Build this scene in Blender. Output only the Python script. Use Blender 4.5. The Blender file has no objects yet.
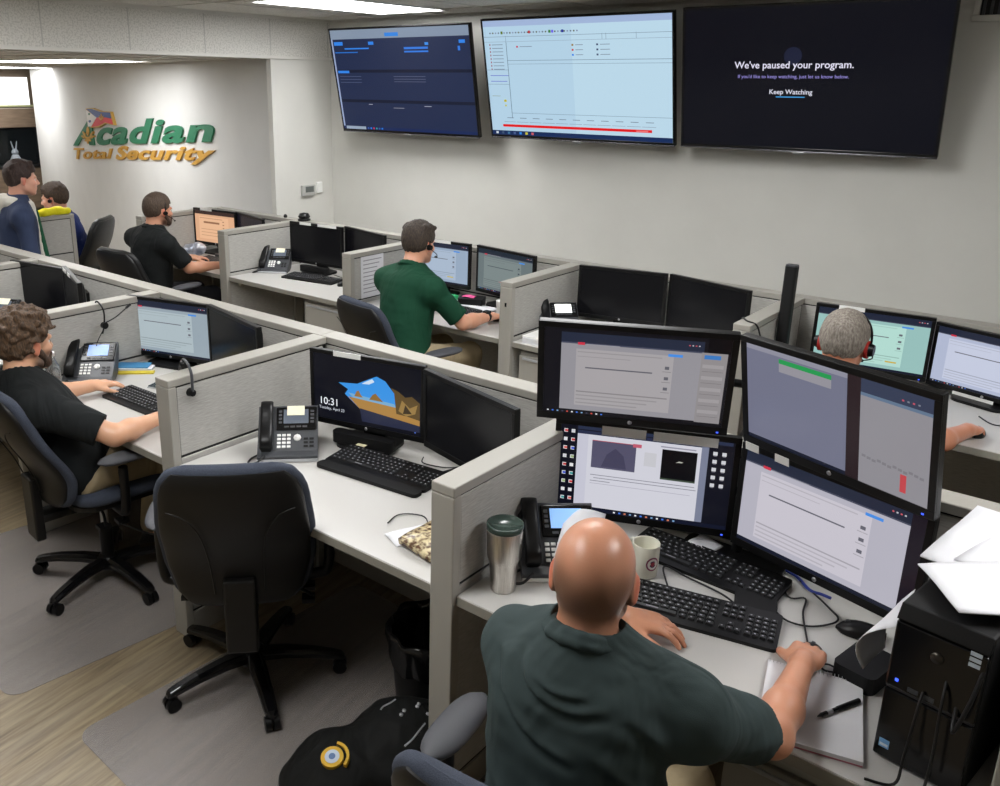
import bpy, bmesh, math, random
import numpy as np
import openvdb as vdb
from mathutils import Vector, Matrix
random.seed(7); np.random.seed(7)
PI = math.pi
SC = bpy.context.scene
COL = SC.collection

# ------------------------------------------------------------------ colours and materials
def lin(r, g, b):
    return tuple(((c/255)/12.92 if c/255 <= .04045 else ((c/255+.055)/1.055)**2.4) for c in (r, g, b)) + (1,)
MATS = {}
def node_mat(name):
    m = bpy.data.materials.new(name); m.use_nodes = True
    nt = m.node_tree; b = nt.nodes['Principled BSDF']
    return m, nt, b
def mat(name, rgb, rough=.5, metal=0., emit=0., bump=0., bscale=200., coat=0., spec=.5, alpha=1., trans=0.):
    if name in MATS: return MATS[name]
    m, nt, b = node_mat(name)
    b.inputs['Base Color'].default_value = lin(*rgb)
    b.inputs['Roughness'].default_value = rough
    b.inputs['Metallic'].default_value = metal
    b.inputs['Specular IOR Level'].default_value = spec
    b.inputs['Coat Weight'].default_value = coat
    b.inputs['Alpha'].default_value = alpha
    b.inputs['Transmission Weight'].default_value = trans
    if emit:
        b.inputs['Emission Color'].default_value = lin(*rgb); b.inputs['Emission Strength'].default_value = emit
    if bump:
        tc = nt.nodes.new('ShaderNodeTexCoord'); n = nt.nodes.new('ShaderNodeTexNoise'); bp = nt.nodes.new('ShaderNodeBump')
        n.inputs['Scale'].default_value = bscale; bp.inputs['Strength'].default_value = bump; bp.inputs['Distance'].default_value = .01
        nt.links.new(tc.outputs['Object'], n.inputs['Vector']); nt.links.new(n.outputs['Fac'], bp.inputs['Height'])
        nt.links.new(bp.outputs['Normal'], b.inputs['Normal'])
    MATS[name] = m
    return m
def noise_mat(name, c1, c2, scale=(1, 1, 1), nscale=20., rough=.8, bump=.3, detail=4., lo=.35, hi=.65, metal=0., coords='Object'):
    if name in MATS: return MATS[name]
    m, nt, b = node_mat(name)
    tc = nt.nodes.new('ShaderNodeTexCoord'); mp = nt.nodes.new('ShaderNodeMapping'); n = nt.nodes.new('ShaderNodeTexNoise')
    cr = nt.nodes.new('ShaderNodeValToRGB'); bp = nt.nodes.new('ShaderNodeBump')
    mp.inputs['Scale'].default_value = scale; n.inputs['Scale'].default_value = nscale; n.inputs['Detail'].default_value = detail
    cr.color_ramp.elements[0].position = lo; cr.color_ramp.elements[0].color = lin(*c1)
    cr.color_ramp.elements[1].position = hi; cr.color_ramp.elements[1].color = lin(*c2)
    bp.inputs['Strength'].default_value = bump; bp.inputs['Distance'].default_value = .005
    L = nt.links.new
    L(tc.outputs[coords], mp.inputs['Vector']); L(mp.outputs['Vector'], n.inputs['Vector']); L(n.outputs['Fac'], cr.inputs['Fac'])
    L(cr.outputs['Color'], b.inputs['Base Color']); L(n.outputs['Fac'], bp.inputs['Height']); L(bp.outputs['Normal'], b.inputs['Normal'])
    b.inputs['Roughness'].default_value = rough; b.inputs['Metallic'].default_value = metal
    MATS[name] = m
    return m

M_frame = mat('panel_trim', (157, 154, 146), .45, bump=.03, bscale=400)
M_fabric = noise_mat('panel_fabric', (158, 156, 150), (182, 180, 175), (.6, .6, 6), 45., .95, .15, 5., .3, .7)
M_gap = mat('black_reveal', (18, 18, 18), .7)
M_desk = mat('white_laminate', (189, 187, 183), .35, bump=.02, bscale=300)
M_edge = mat('laminate_edge', (138, 135, 126), .5)
M_black = mat('black_plastic', (11, 11, 12), .38, spec=.3)
M_black2 = mat('black_matte', (17, 17, 18), .6, spec=.3)
M_gloss = mat('black_gloss', (12, 12, 14), .18)
M_key = mat('key_cap', (30, 31, 33), .5)
M_grey = mat('dark_grey_plastic', (62, 64, 68), .4)
M_silver = mat('silver_plastic', (190, 192, 195), .3, .5)
M_steel = noise_mat('brushed_steel', (190, 186, 180), (214, 210, 205), (30, 30, 1), 12., .28, .05, 3., metal=1.)
M_white = mat('white_plastic', (235, 235, 232), .4)
M_paper = mat('paper', (222, 222, 226), .8)
M_print = mat('print_grey', (150, 150, 155), .8)
M_shell = mat('chair_shell', (20, 19, 18), .45, spec=.35)
M_chairfab = noise_mat('chair_fabric', (50, 56, 68), (66, 72, 86), (1, 1, 1), 500., .95, .5)
M_vinyl = mat('black_vinyl', (22, 23, 25), .42, bump=.1, bscale=300)
M_pad = mat('arm_pad', (70, 71, 76), .6)
M_cable = mat('cable_black', (15, 15, 16), .5)
M_blue = mat('cable_blue', (30, 50, 140), .5)

# ------------------------------------------------------------------ mesh helpers
class MB:
    def __init__(s): s.v = []; s.f = []; s.m = []; s.mats = []; s.sm = []
    def mi(s, m):
        if m not in s.mats: s.mats.append(m)
        return s.mats.index(m)
    def add(s, vs, fs, m, T=None, smooth=False):
        o = len(s.v)
        s.v += [tuple(T @ Vector(p)) if T is not None else tuple(p) for p in vs]
        i = s.mi(m)
        for f in fs: s.f.append([o+k for k in f]); s.m.append(i); s.sm.append(smooth)
        return s
    def box(s, x0, y0, z0, x1, y1, z1, m, T=None):
        vs = [(x, y, z) for z in (z0, z1) for y in (y0, y1) for x in (x0, x1)]
        return s.add(vs, [(0, 2, 3, 1), (4, 5, 7, 6), (0, 1, 5, 4), (2, 6, 7, 3), (0, 4, 6, 2), (1, 3, 7, 5)], m, T)
    def rings(s, rings, m, T=None, smooth=True, cap=True):
        n = len(rings[0]); vs = [p for r in rings for p in r]; fs = []
        for i in range(len(rings)-1):
            for j in range(n):
                k = (j+1) % n
                fs.append((i*n+j, i*n+k, (i+1)*n+k, (i+1)*n+j))
        s.add(vs, fs, m, T, smooth)
        if cap:
            s.add(rings[0], [tuple(range(n))[::-1]], m, T, False); s.add(rings[-1], [tuple(range(n))], m, T, False)
        return s
    def lathe(s, prof, m, T=None, n=32, smooth=True):
        R = [[(max(r, 1e-5)*math.cos(2*PI*k/n), max(r, 1e-5)*math.sin(2*PI*k/n), z) for k in range(n)] for r, z in prof]
        return s.rings(R, m, T, smooth)
    def cyl(s, a, b, r, m, r2=None, n=16, T=None, smooth=True):
        a = Vector(a); b = Vector(b); d = b-a; q = d.to_track_quat('Z', 'Y').to_matrix().to_4x4()
        TT = Matrix.Translation(a) @ q
        if T is not None: TT = T @ TT
        return s.lathe([(r, 0), (r if r2 is None else r2, d.length)], m, TT, n, smooth)
    def tube(s, pts, r, m, n=8, T=None, sub=6):
        P = smooth_path(pts, sub); R = []
        up = Vector((0, 0, 1)); t0 = (P[1]-P[0]).normalized()
        if abs(t0.z) > .9: up = Vector((1, 0, 0))
        for i, p in enumerate(P):
            t = (P[min(i+1, len(P)-1)]-P[max(i-1, 0)]).normalized()
            u = up-t*up.dot(t)
            u = u.normalized() if u.length > 1e-5 else t.orthogonal().normalized(); up = u; w = t.cross(u)
            R.append([tuple(p+(u*math.cos(2*PI*k/n)+w*math.sin(2*PI*k/n))*r) for k in range(n)])
        return s.rings(R, m, T)
    def slab(s, outline, z0, z1, m, T=None, smooth=False):
        n = len(outline)
        return s.rings([[(x, y, z0) for x, y in outline], [(x, y, z1) for x, y in outline]], m, T, smooth)
    def build(s, name, parent=None, bevel=0., seg=2, loc=None, rot=None):
        me = bpy.data.meshes.new(name); me.from_pydata(s.v, [], s.f)
        for m in s.mats: me.materials.append(m)
        me.polygons.foreach_set('material_index', s.m); me.polygons.foreach_set('use_smooth', s.sm)
        me.update(); return link(name, me, parent, bevel, seg, loc, rot)
def smooth_path(pts, sub=6):
    P = [Vector(p) for p in pts]
    if len(P) < 3 or sub < 2: return P
    Q = [P[0]]+P+[P[-1]]; out = []
    for i in range(1, len(Q)-2):
        for k in range(sub):
            t = k/sub; a, b, c, d = Q[i-1], Q[i], Q[i+1], Q[i+2]
            out.append(.5*((2*b)+(c-a)*t+(2*a-5*b+4*c-d)*t*t+(3*b-a-3*c+d)*t**3))
    return out+[P[-1]]
def link(name, me, parent=None, bevel=0., seg=2, loc=None, rot=None):
    o = bpy.data.objects.new(name, me); COL.objects.link(o)
    if parent: o.parent = parent
    if loc: o.location = loc
    if rot: o.rotation_euler = rot
    if bevel:
        b = o.modifiers.new('bevel', 'BEVEL'); b.width = bevel; b.segments = seg; b.limit_method = 'ANGLE'; b.angle_limit = .7
        b.harden_normals = False
    return o
def tag(o, label=None, cat=None, group=None, kind=None):
    if label: o['label'] = label
    if cat: o['category'] = cat
    if group: o['group'] = group
    if kind: o['kind'] = kind
    return o
def thing(name, label, cat, loc=(0, 0, 0), rz=0, group=None):
    o = bpy.data.objects.new(name, None); o.empty_display_size = .05; COL.objects.link(o)
    o.location = loc; o.rotation_euler = (0, 0, rz)
    return tag(o, label, cat, group)
def kids(o): return [c for c in COL.objects if c.parent == o]
def dup(root, loc, rz, label, group=None, scale=None):
    ch = {}
    for o in COL.objects:
        if o.parent: ch.setdefault(o.parent.name, []).append(o)
    def rec(o, par):
        c = o.copy(); COL.objects.link(c)
        if par: c.parent = par
        for k in ch.get(o.name, []): rec(k, c)
        return c
    r = rec(root, None); r.location = loc; r.rotation_euler = (0, 0, rz); r['label'] = label
    if group: r['group'] = group
    return r
def T(x=0, y=0, z=0, rx=0, ry=0, rz=0):
    return Matrix.Translation((x, y, z)) @ Matrix.Rotation(rz, 4, 'Z') @ Matrix.Rotation(ry, 4, 'Y') @ Matrix.Rotation(rx, 4, 'X')
def rrect(w, h, r, n=5, cx=0, cy=0):
    out = []
    for sx, sy, a0 in ((1, 1, 0), (-1, 1, 90), (-1, -1, 180), (1, -1, 270)):
        for k in range(n+1):
            a = math.radians(a0+90*k/n); out.append((cx+sx*(w/2-r)+r*math.cos(a), cy+sy*(h/2-r)+r*math.sin(a)))
    return out
def text_geo(s, size, bold=0., shear=0., spacing=1., depth=0., align='LEFT'):
    cu = bpy.data.curves.new('t', 'FONT'); cu.body = s; cu.size = size; cu.offset = bold; cu.shear = shear
    cu.space_character = spacing; cu.extrude = depth; cu.align_x = align; cu.resolution_u = 4
    ob = bpy.data.objects.new('t', cu); COL.objects.link(ob)
    dg = bpy.context.evaluated_depsgraph_get(); me = ob.evaluated_get(dg).to_mesh()
    vs = [tuple(v.co) for v in me.vertices]; fs = [tuple(p.vertices) for p in me.polygons]
    ob.evaluated_get(dg).to_mesh_clear(); bpy.data.objects.remove(ob); bpy.data.curves.remove(cu)
    return vs, fs

# ------------------------------------------------------------------ implicit surfaces (people, bag, cushions)
class Field:
    def __init__(s, lo, hi, vox):
        s.lo = np.array(lo, float); s.vox = vox
        s.n = np.ceil((np.array(hi)-s.lo)/vox).astype(int)+1
        s.a = np.ones(s.n, np.float32)
    def grid(s, lo, hi):
        i0 = np.clip(np.floor((lo-s.lo)/s.vox).astype(int), 0, s.n); i1 = np.clip(np.ceil((hi-s.lo)/s.vox).astype(int)+1, 0, s.n)
        if (i1 <= i0).any(): return None
        ax = [((np.arange(i0[k], i1[k])*s.vox)+s.lo[k]).astype(np.float32) for k in range(3)]
        return i0, i1, np.stack(np.meshgrid(*ax, indexing='ij'), -1)
    def put(s, pr, k=.02, sub=False):
        mg = k+3*s.vox
        if pr[0] == 'c':
            a, b = np.array(pr[1], float), np.array(pr[2], float); ra, rb = pr[3], pr[4]; R = max(ra, rb)+mg
            g = s.grid(np.minimum(a, b)-R, np.maximum(a, b)+R)
            if g is None: return
            i0, i1, P = g; ba = b-a; h = np.clip(((P-a)@ba)/max(ba@ba, 1e-9), 0, 1)
            d = np.linalg.norm(P-a-h[..., None]*ba, axis=-1)-(ra+(rb-ra)*h)
            cut = pr[5] if len(pr) > 5 else None
        else:
            c = np.array(pr[1], float); r = np.array(pr[2], float); Mx = np.array(pr[3], float) if len(pr) > 3 and pr[3] is not None else np.eye(3)
            R = max(r)+mg; g = s.grid(c-R, c+R)
            if g is None: return
            i0, i1, P = g; q = (P-c)@Mx; k0 = np.linalg.norm(q/r, axis=-1); k1 = np.linalg.norm(q/(r*r), axis=-1)+1e-6
            d = k0*(k0-1)/k1; d = np.where(k0 < .05, -min(r), d); cut = pr[4] if len(pr) > 4 else None
        if cut:
            for p, nn in cut: d = np.maximum(d, (P-np.array(p, float))@np.array(nn, float))
        sl = tuple(slice(i0[j], i1[j]) for j in range(3)); A = s.a[sl]
        if sub: s.a[sl] = np.maximum(A, -d); return
        h = np.maximum(k-np.abs(A-d), 0)/k
        s.a[sl] = np.minimum(A, d)-h*h*k*.25
    def cut(s, p, n):
        i0, i1, P = s.grid(s.lo, s.lo+s.n*s.vox)
        s.a = np.maximum(s.a, ((P-np.array(p, float))@np.array(n, float)).astype(np.float32))
    def union(s, o, k=.01):
        h = np.maximum(k-np.abs(s.a-o.a), 0)/k; s.a = np.minimum(s.a, o.a)-h*h*k*.25
    def wrinkle(s, amp, freq, seed=0, stretch=(1, 1, 1)):
        rs = np.random.RandomState(seed); i0, i1, P = s.grid(s.lo, s.lo+s.n*s.vox); P = P*np.array(stretch, np.float32)
        w = np.zeros(s.a.shape, np.float32)
        for i in range(5):
            d = rs.normal(size=3); d /= np.linalg.norm(d); e = rs.normal(size=3); e /= np.linalg.norm(e)
            w += np.sin((P@d)*freq*(1+.35*i)+1.7*np.sin((P@e)*freq*.45+i))/(1+.3*i)
        s.a = s.a+amp*w/2.2
    def mesh(s, name):
        g = vdb.FloatGrid(background=1.); g.copyFromArray(np.clip(s.a, -3*s.vox, 3*s.vox).astype(np.float32), tolerance=0)
        pts, tri, quad = g.convertToPolygons(isovalue=0., adaptivity=0.)
        pts = pts*s.vox+s.lo
        me = bpy.data.meshes.new(name)
        me.from_pydata(pts.tolist(), [], [q[::-1] for q in quad.tolist()]+[t[::-1] for t in tri.tolist()])
        me.polygons.foreach_set('use_smooth', [True]*len(me.polygons)); me.update()
        bm = bmesh.new(); bm.from_mesh(me); bmesh.ops.smooth_vert(bm, verts=bm.verts, factor=.5, use_axis_x=True, use_axis_y=True, use_axis_z=True)
        bmesh.ops.recalc_face_normals(bm, faces=bm.faces); bm.to_mesh(me); bm.free()
        return me

# ------------------------------------------------------------------ camera (calibrated; principal point off centre through lens shift)
cam = bpy.data.cameras.new('camera'); camo = bpy.data.objects.new('camera', cam); COL.objects.link(camo); SC.camera = camo
CX, CF, CPX, CPY = 2.09, 876.042, 422.481, 353.824
ya, pi_, ro = -.704324, .298693, -.0091226
fw = Vector((math.sin(ya)*math.cos(pi_), math.cos(ya)*math.cos(pi_), -math.sin(pi_)))
rt = Vector((math.cos(ya), -math.sin(ya), 0)); dn = fw.cross(rt)
rr = rt*math.cos(ro)+dn*math.sin(ro); dd = -rt*math.sin(ro)+dn*math.cos(ro)
Rm = Matrix((rr, -dd, -fw)).transposed()
camo.matrix_world = Matrix.Translation((0, 0, CX)) @ Rm.to_4x4()
cam.sensor_fit = 'HORIZONTAL'; cam.sensor_width = 36; cam.lens = CF/1000*36; cam.clip_start = .05
cam.shift_x = (500-CPX)/1000; cam.shift_y = (CPY-393)/1000
def ray(px, py):
    return Rm @ Vector(((px-CPX)/CF, -(py-CPY)/CF, -1))

# ------------------------------------------------------------------ the room
M_wall = noise_mat('wall_paint', (208, 207, 201), (212, 211, 205), nscale=3., rough=.7, bump=.02)
M_logowall = noise_mat('wall_paint_light', (212, 212, 210), (216, 216, 214), nscale=3., rough=.7, bump=.02)
M_tile = noise_mat('ceiling_tile', (196, 194, 188), (216, 214, 208), nscale=90., rough=.9, bump=.5, lo=.42, hi=.52)
M_grid = mat('ceiling_grid', (205, 203, 197), .5)
M_ctrim = mat('soffit_trim', (214, 212, 206), .5)

def floor_mat():
    m, nt, b = node_mat('wood_plank_floor'); L = nt.links.new; N = nt.nodes.new
    tc = N('ShaderNodeTexCoord'); mp = N('ShaderNodeMapping'); mp.inputs['Rotation'].default_value = (0, 0, PI/2-.12)
    br = N('ShaderNodeTexBrick'); br.offset = .37; br.inputs['Scale'].default_value = 1.; br.inputs['Brick Width'].default_value = 1.2
    br.inputs['Row Height'].default_value = .15; br.inputs['Mortar Size'].default_value = .0012; br.inputs['Mortar Smooth'].default_value = .2
    br.inputs['Color1'].default_value = (0, 0, 0, 1); br.inputs['Color2'].default_value = (1, 1, 1, 1); br.inputs['Mortar'].default_value = (.35, .35, .35, 1)
    g = N('ShaderNodeTexNoise'); g.inputs['Scale'].default_value = 5.; g.inputs['Detail'].default_value = 8.; g.inputs['Roughness'].default_value = .65
    mp2 = N('ShaderNodeMapping'); mp2.inputs['Scale'].default_value = (.55, 7., 1.); mp2.inputs['Rotation'].default_value = (0, 0, 0)
    cr = N('ShaderNodeValToRGB'); e = cr.color_ramp.elements
    e[0].position = .3; e[0].color = lin(88, 73, 54); e[1].position = .7; e[1].color = lin(174, 157, 122)
    k = e.new(.45); k.color = lin(134, 116, 86); k = e.new(.56); k.color = lin(152, 136, 106)
    mx = N('ShaderNodeMix'); mx.data_type = 'RGBA'; mx.blend_type = 'MULTIPLY'; mx.inputs['Factor'].default_value = .22
    g2 = N('ShaderNodeTexNoise'); g2.inputs['Scale'].default_value = 1.7; g2.inputs['Detail'].default_value = 2.
    mx2 = N('ShaderNodeMix'); mx2.data_type = 'RGBA'; mx2.inputs['B'].default_value = lin(142, 132, 118)
    mm = N('ShaderNodeMath'); mm.operation = 'MULTIPLY'; mm.inputs[1].default_value = .55
    L(tc.outputs['Object'], mp.inputs['Vector']); L(mp.outputs['Vector'], br.inputs['Vector']); L(mp.outputs['Vector'], mp2.inputs['Vector'])
    L(mp2.outputs['Vector'], g.inputs['Vector']); L(g.outputs['Fac'], cr.inputs['Fac']); L(cr.outputs['Color'], mx.inputs['A']); L(br.outputs['Color'], mx.inputs['B'])
    L(mp2.outputs['Vector'], g2.inputs['Vector']); L(g2.outputs['Fac'], mm.inputs[0]); L(mm.outputs[0], mx2.inputs['Factor']); L(mx.outputs['Result'], mx2.inputs['A'])
    L(mx2.outputs['Result'], b.inputs['Base Color']); b.inputs['Roughness'].default_value = .42
    bp = N('ShaderNodeBump'); bp.inputs['Strength'].default_value = .12; bp.inputs['Distance'].default_value = .003
    L(g.outputs['Fac'], bp.inputs['Height']); L(bp.outputs['Normal'], b.inputs['Normal'])
    return m
X0, X1, Y0, YW, ZC, ZL, XS = -15.0, 3.2, -2.6, 5.33, 2.582, 2.275, -5.556
def struct(name, mb, bevel=0.): return tag(mb.build(name, bevel=bevel), kind='structure')
struct('floor', MB().box(X0, Y0, -.06, X1, 9., 0, floor_mat()))
struct('wall_back', MB().box(XS-.04, YW, 0, X1, YW+.12, ZC+.02, M_wall))
struct('wall_right', MB().box(X1, Y0, 0, X1+.1, YW+.1, ZC+.02, M_wall))
struct('wall_front', MB().box(X0, Y0-.1, 0, X1, Y0, ZC+.02, M_wall))
struct('wall_corner', MB().box(XS-.06, 4.69, 0, XS-.006, YW+.1, ZL+.01, M_wall))
LW = Matrix.Translation((XS-.04, 4.70, 0)) @ Matrix.Rotation(math.radians(165), 4, 'Z')   # local +x runs away along the logo wall, local +y faces the room
LL = 8.75
struct('wall_logo', MB().box(0, -.12, 0, LL, 0, ZL+.05, M_logowall, LW))
c = LW @ Vector((LL, 0, 0))
struct('wall_left', MB().box(X0-.1, Y0, 0, X0, 9., ZL+.05, mat('brown_wall', (112, 98, 84), .7)))
struct('wall_far', MB().box(X0, 8.9, 0, c.x+.3, 9., ZL+.05, M_wall))
# main ceiling: tiles in a grid, troffers as things
mb = MB().box(XS-.1, Y0, ZC, X1, YW+.1, ZC+.08, M_tile)
for i in range(16): mb.box(XS+.61*i-.012, Y0, ZC-.006, XS+.61*i+.012, YW, ZC+.001, M_grid)
for i in range(8): mb.box(XS, YW-.38-1.22*i-.012, ZC-.006, X1, YW-.38-1.22*i+.012, ZC+.001, M_grid)
struct('ceiling', mb)
mb = MB().box(X0, Y0, ZL, XS-.04, 9., ZL+.08, M_tile)
for i in range(16): mb.box(XS-.3-.61*i-.012, Y0, ZL-.006, XS-.3-.61*i+.012, 8.9, ZL+.001, M_grid)
for i in range(10): mb.box(X0, 8.3-1.22*i-.012, ZL-.006, XS-.04, 8.3-1.22*i+.012, ZL+.001, M_grid)
struct('ceiling_low', mb)
mb = MB().box(XS-.05, Y0, ZL-.004, XS, YW, ZC, M_tile).box(XS-.06, Y0, ZL-.006, XS+.012, YW, ZL+.016, M_ctrim).box(XS-.005, Y0, ZC-.022, XS+.015, YW, ZC, M_ctrim)
for i in range(13): mb.box(XS-.001, YW-.03-.61*i-.004, ZL, XS+.001, YW-.03-.61*i+.004, ZC-.02, mat('joint', (184, 183, 178), .7))
struct('beam_soffit', mb)
struct('trim_1', MB().box(XS, YW-.018, ZC-.02, X1, YW+.001, ZC, M_grid))
for i, x in enumerate((-4.62, -3.4, -2.18, -.96, .26)):
    pass
M_tube = mat('light_diffuser', (252, 252, 252), .5, emit=20.); M_tube2 = mat('light_diffuser_low', (252, 252, 252), .5, emit=10.)
def troffer(x, y, z, lx, ly, label, rz=0., m=None):
    t = thing('ceiling_light', label, 'light', (x, y, z), rz, 'recessed ceiling lights')
    mb = MB().box(-lx/2-.02, -ly/2-.02, -.012, lx/2+.02, -ly/2+.012, 0, M_white).box(-lx/2-.02, ly/2-.012, -.012, lx/2+.02, ly/2+.02, 0, M_white)
    mb.box(-lx/2-.02, -ly/2, -.012, -lx/2+.012, ly/2, 0, M_white).box(lx/2-.012, -ly/2, -.012, lx/2+.02, ly/2, 0, M_white)
    mb.build('frame', t)
    MB().box(-lx/2, -ly/2, -.008, lx/2, ly/2, -.002, m or M_tube).build('diffuser', t)
troffer(-4.35, 4.37, ZC, .61, 1.2, 'long white ceiling light above the leftmost wall screen')
for x, y in ((-4.35, 1.7), (-1.9, 3.1), (-1.9, .7), (.55, 2.6)):
    troffer(x, y, ZC, .61, 1.2, 'recessed ceiling light over the desks, outside the picture')
troffer(-8.35, 4.4, ZL, 1.9, .85, 'wide glowing ceiling light just below the tiled bulkhead', m=M_tube2)
troffer(-13.4, 6.1, ZL, 1.6, 1.2, 'farthest glowing ceiling light above the bright window', m=M_tube2)
troffer(-7.6, 2.3, ZL, 1.3, 1.1, 'ceiling light over the far left desks, outside the picture', m=M_tube2)  # unseen lamp added to brighten the logo wall
troffer(-11.2, 3.0, ZL, 1.3, 1.1, 'ceiling light by the brown wall, outside the picture', m=M_tube2)  # another added lamp, out of view, lifting the logo wall's brightness

# window with blind and the hutch below it, on the far left wall
wv = MB().box(0, 0, 0, .05, 2.6, .44, mat('window_blind', (255, 255, 255), .6, emit=1.6))
tag(wv.build('window_1', loc=(X0+.001, 4.75, 1.70)), kind='structure')
tag(MB().box(0, 0, 0, .06, 2.7, .03, mat('sill_green', (196, 200, 150), .6)).build('trim_2', loc=(X0+.001, 4.7, 1.668)), kind='structure')
t = thing('wall_hutch', 'brown wooden hutch with dark glass front under the bright window', 'cabinet', (X0+.002, 4.45, 0))
M_br = noise_mat('brown_wood', (100, 84, 68), (118, 100, 82), (1, 1, 8), 4., .6, .1)
M_br2 = noise_mat('dark_wood', (66, 58, 50), (78, 68, 58), (1, 1, 8), 4., .6, .1)
MB().box(0, 0, 1.36, .5, 3.0, 1.655, M_br).build('top_panel', t, .01)
MB().box(0, 0, 0, .45, 3.0, .72, M_br2).box(0, 0, .72, .04, 3.0, 1.36, M_black2).box(0, 2.9, .72, .5, 3.0, 1.36, M_black2).box(.0, 0, .72, .5, 3.0, .76, M_black2).build('body', t, .01)
for k in range(3): MB().box(.46, .02+k*.98, .05, .48, .98+k*.98, .70, M_br).build('door', t, .008)
for k in range(2): MB().box(.42, .05+k*1.43, .78, .43, 1.45+k*1.43, 1.35, mat('dark_glass', (20, 28, 32), .1, alpha=.18)).build('glass_front', t)
M_bun = mat('white_ceramic', (215, 225, 235), .3)
mb = MB().lathe([(.0, 0), (.07, .02), (.085, .08), (.05, .15), (.03, .16)], M_bun).lathe([(0, .14), (.05, .17), (.055, .2), (.03, .245), (0, .25)], M_bun)
for sx in (-1, 1): mb.cyl((.0, sx*.02, .24), (.0, sx*.05, .37), .014, M_bun, .006)
tag(mb.build('rabbit_figurine', loc=(X0+.30, 6.88, .765)), 'small white rabbit figurine on the dark glass hutch shelf', 'figurine')

# ------------------------------------------------------------------ cubicle partitions and worktops
TH = .08
def panel(x0, y0, x1, y1, label, h=1.067, posts=(1, 0), group='grey cubicle partitions', th=TH, gaps=(0, 0)):
    L = math.hypot(x1-x0, y1-y0); t = thing('partition_panel', label, 'partition', (x0, y0, 0), math.atan2(y1-y0, x1-x0), group)
    MB().box(0, -th/2, h-.03, L, th/2, h, M_frame).build('top_cap', t, .004)
    a = .035 if posts[0] else .004; b = L-(.035 if posts[1] else .004)
    core = MB().box(.012, -th/2+.008, .02, L-.001, th/2-.008, h-.03, M_gap); core.build('core', t)
    for s in (-1, 1):
        y = s*(th/2-.004)
        ya_, yb_ = min(y, y-s*.012), max(y, y-s*.012)
        MB().box(a+.002+gaps[0], ya_, .765, b-.002-gaps[1], yb_, h-.036, M_fabric).build('fabric_panel', t, .003)
        MB().box(a+.002+gaps[0], ya_, .11, b-.002-gaps[1], yb_, .755, M_fabric).build('fabric_panel', t, .003)
    MB().box(.036 if posts[0] else 0, -th/2+.002, 0, L, th/2-.002, .1, M_frame).build('base_rail', t, .003)
    for p, xa in ((posts[0], 0), (posts[1], L-.035)):
        if p: MB().box(xa, -th/2, 0, xa+.035, th/2, h-.03, M_frame).build('end_post', t, .004)
    return t
FX = [-5.10, -3.835, -2.61, -1.30, -.0+.035]
flab = ['grey divider beside the leftmost dark monitor, running off the left edge', 'grey divider with a black microphone headset hooked on it, behind the curly haired man',
        'grey divider with a black headset clipped over its front corner', 'foreground grey divider with the steel tumbler beside it', 'grey divider right of the computer tower, cut by the right edge']
for x, l in zip(FX, flab): panel(x-TH/2, 1.665, x-TH/2, 2.445, l, gaps=(0, .012), group='short dividers of the front desk row')
BX = [-6.2, -5.14, -3.86, -2.63, -1.335, -.02]
blab = ['short grey divider at the left end of the back row, beyond the black shirt', 'back row divider with a desk phone against its right side', 'back row divider with a printed sheet pinned on its side',
        'back row divider with a small dark hole in its end post', 'back row divider beside the tall black pole speaker', 'back row divider hidden behind the right man and beyond the edge']
for x, l in zip(BX, blab): panel(x-TH/2, 3.84, x-TH/2, 4.57, l, gaps=(0, .012), group='short dividers of the back desk row')
sx = [-6.5, -5.14, -3.875, -2.65, -1.34, 0.0, 1.3]
slab_ = ['long low panel at the far left end of the middle row', 'long low panel behind the leftmost dark monitors', 'long low panel behind the curly haired man\'s monitors', 'long low panel behind the monitor with the beach cave picture',
         'long low panel behind the stacked foreground monitors', 'long low panel at the right edge behind the loose papers']
for i in range(6): panel(sx[i], 2.492, sx[i+1], 2.492, slab_[i], posts=(0, 0), th=.09, group='long spine panels between the two desk rows')
bxx = [-6.24, -5.18, -3.9, -2.67, -1.375, -.06, 1.3]
bl2 = ['back panel behind the orange lit monitor', 'back panel behind the two dark monitors below the thermostat', 'back panel behind the green shirted man\'s monitors', 'back panel behind the two black monitors in the middle',
       'back panel behind the mint green lit monitor', 'back panel at the right edge below the wall vent']
for i in range(6): panel(bxx[i], 4.612, bxx[i+1], 4.612, bl2[i], posts=(i == 0, 0), group='long panels along the screen wall')
def worktop(x0, x1, y0, y1, label, group):
    t = thing('worktop', label, 'desk', (x0, y0, 0), 0, group)
    MB().box(.002, 0, .703, x1-x0-.002, y1-y0-.002, .7355, M_desk).build('top', t, .003)
    MB().box(.002, -.003, .704, x1-x0-.002, .0, .733, M_edge).build('edge_band', t, .001)
    MB().box(.004, y1-y0-.1, 0, .022, y1-y0-.02, .703, M_frame).build('support_leg', t)
    for xx in (.03, x1-x0-.06): MB().box(xx, .06, .66, xx+.03, y1-y0-.06, .703, M_frame).build('bracket', t)
wl = ['white worktop under the leftmost dark monitor', 'white worktop of the curly haired man', 'white worktop with the empty chair pulled up to it', 'foreground white worktop of the bald man', ]
xs = [(-6.4, -5.18), (-5.10, -3.915), (-3.835, -2.69), (-2.61, -1.38), (-1.30, -.045)]
for (a, b), l in zip(xs, ['white worktop off the left edge']+wl): worktop(a, b, 1.685, 2.445, l, 'worktops of the front row')
xb = [(-6.2, -5.22), (-5.14, -3.94), (-3.86, -2.71), (-2.63, -1.415), (-1.335, -.10), (-.02, 1.2)]
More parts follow.
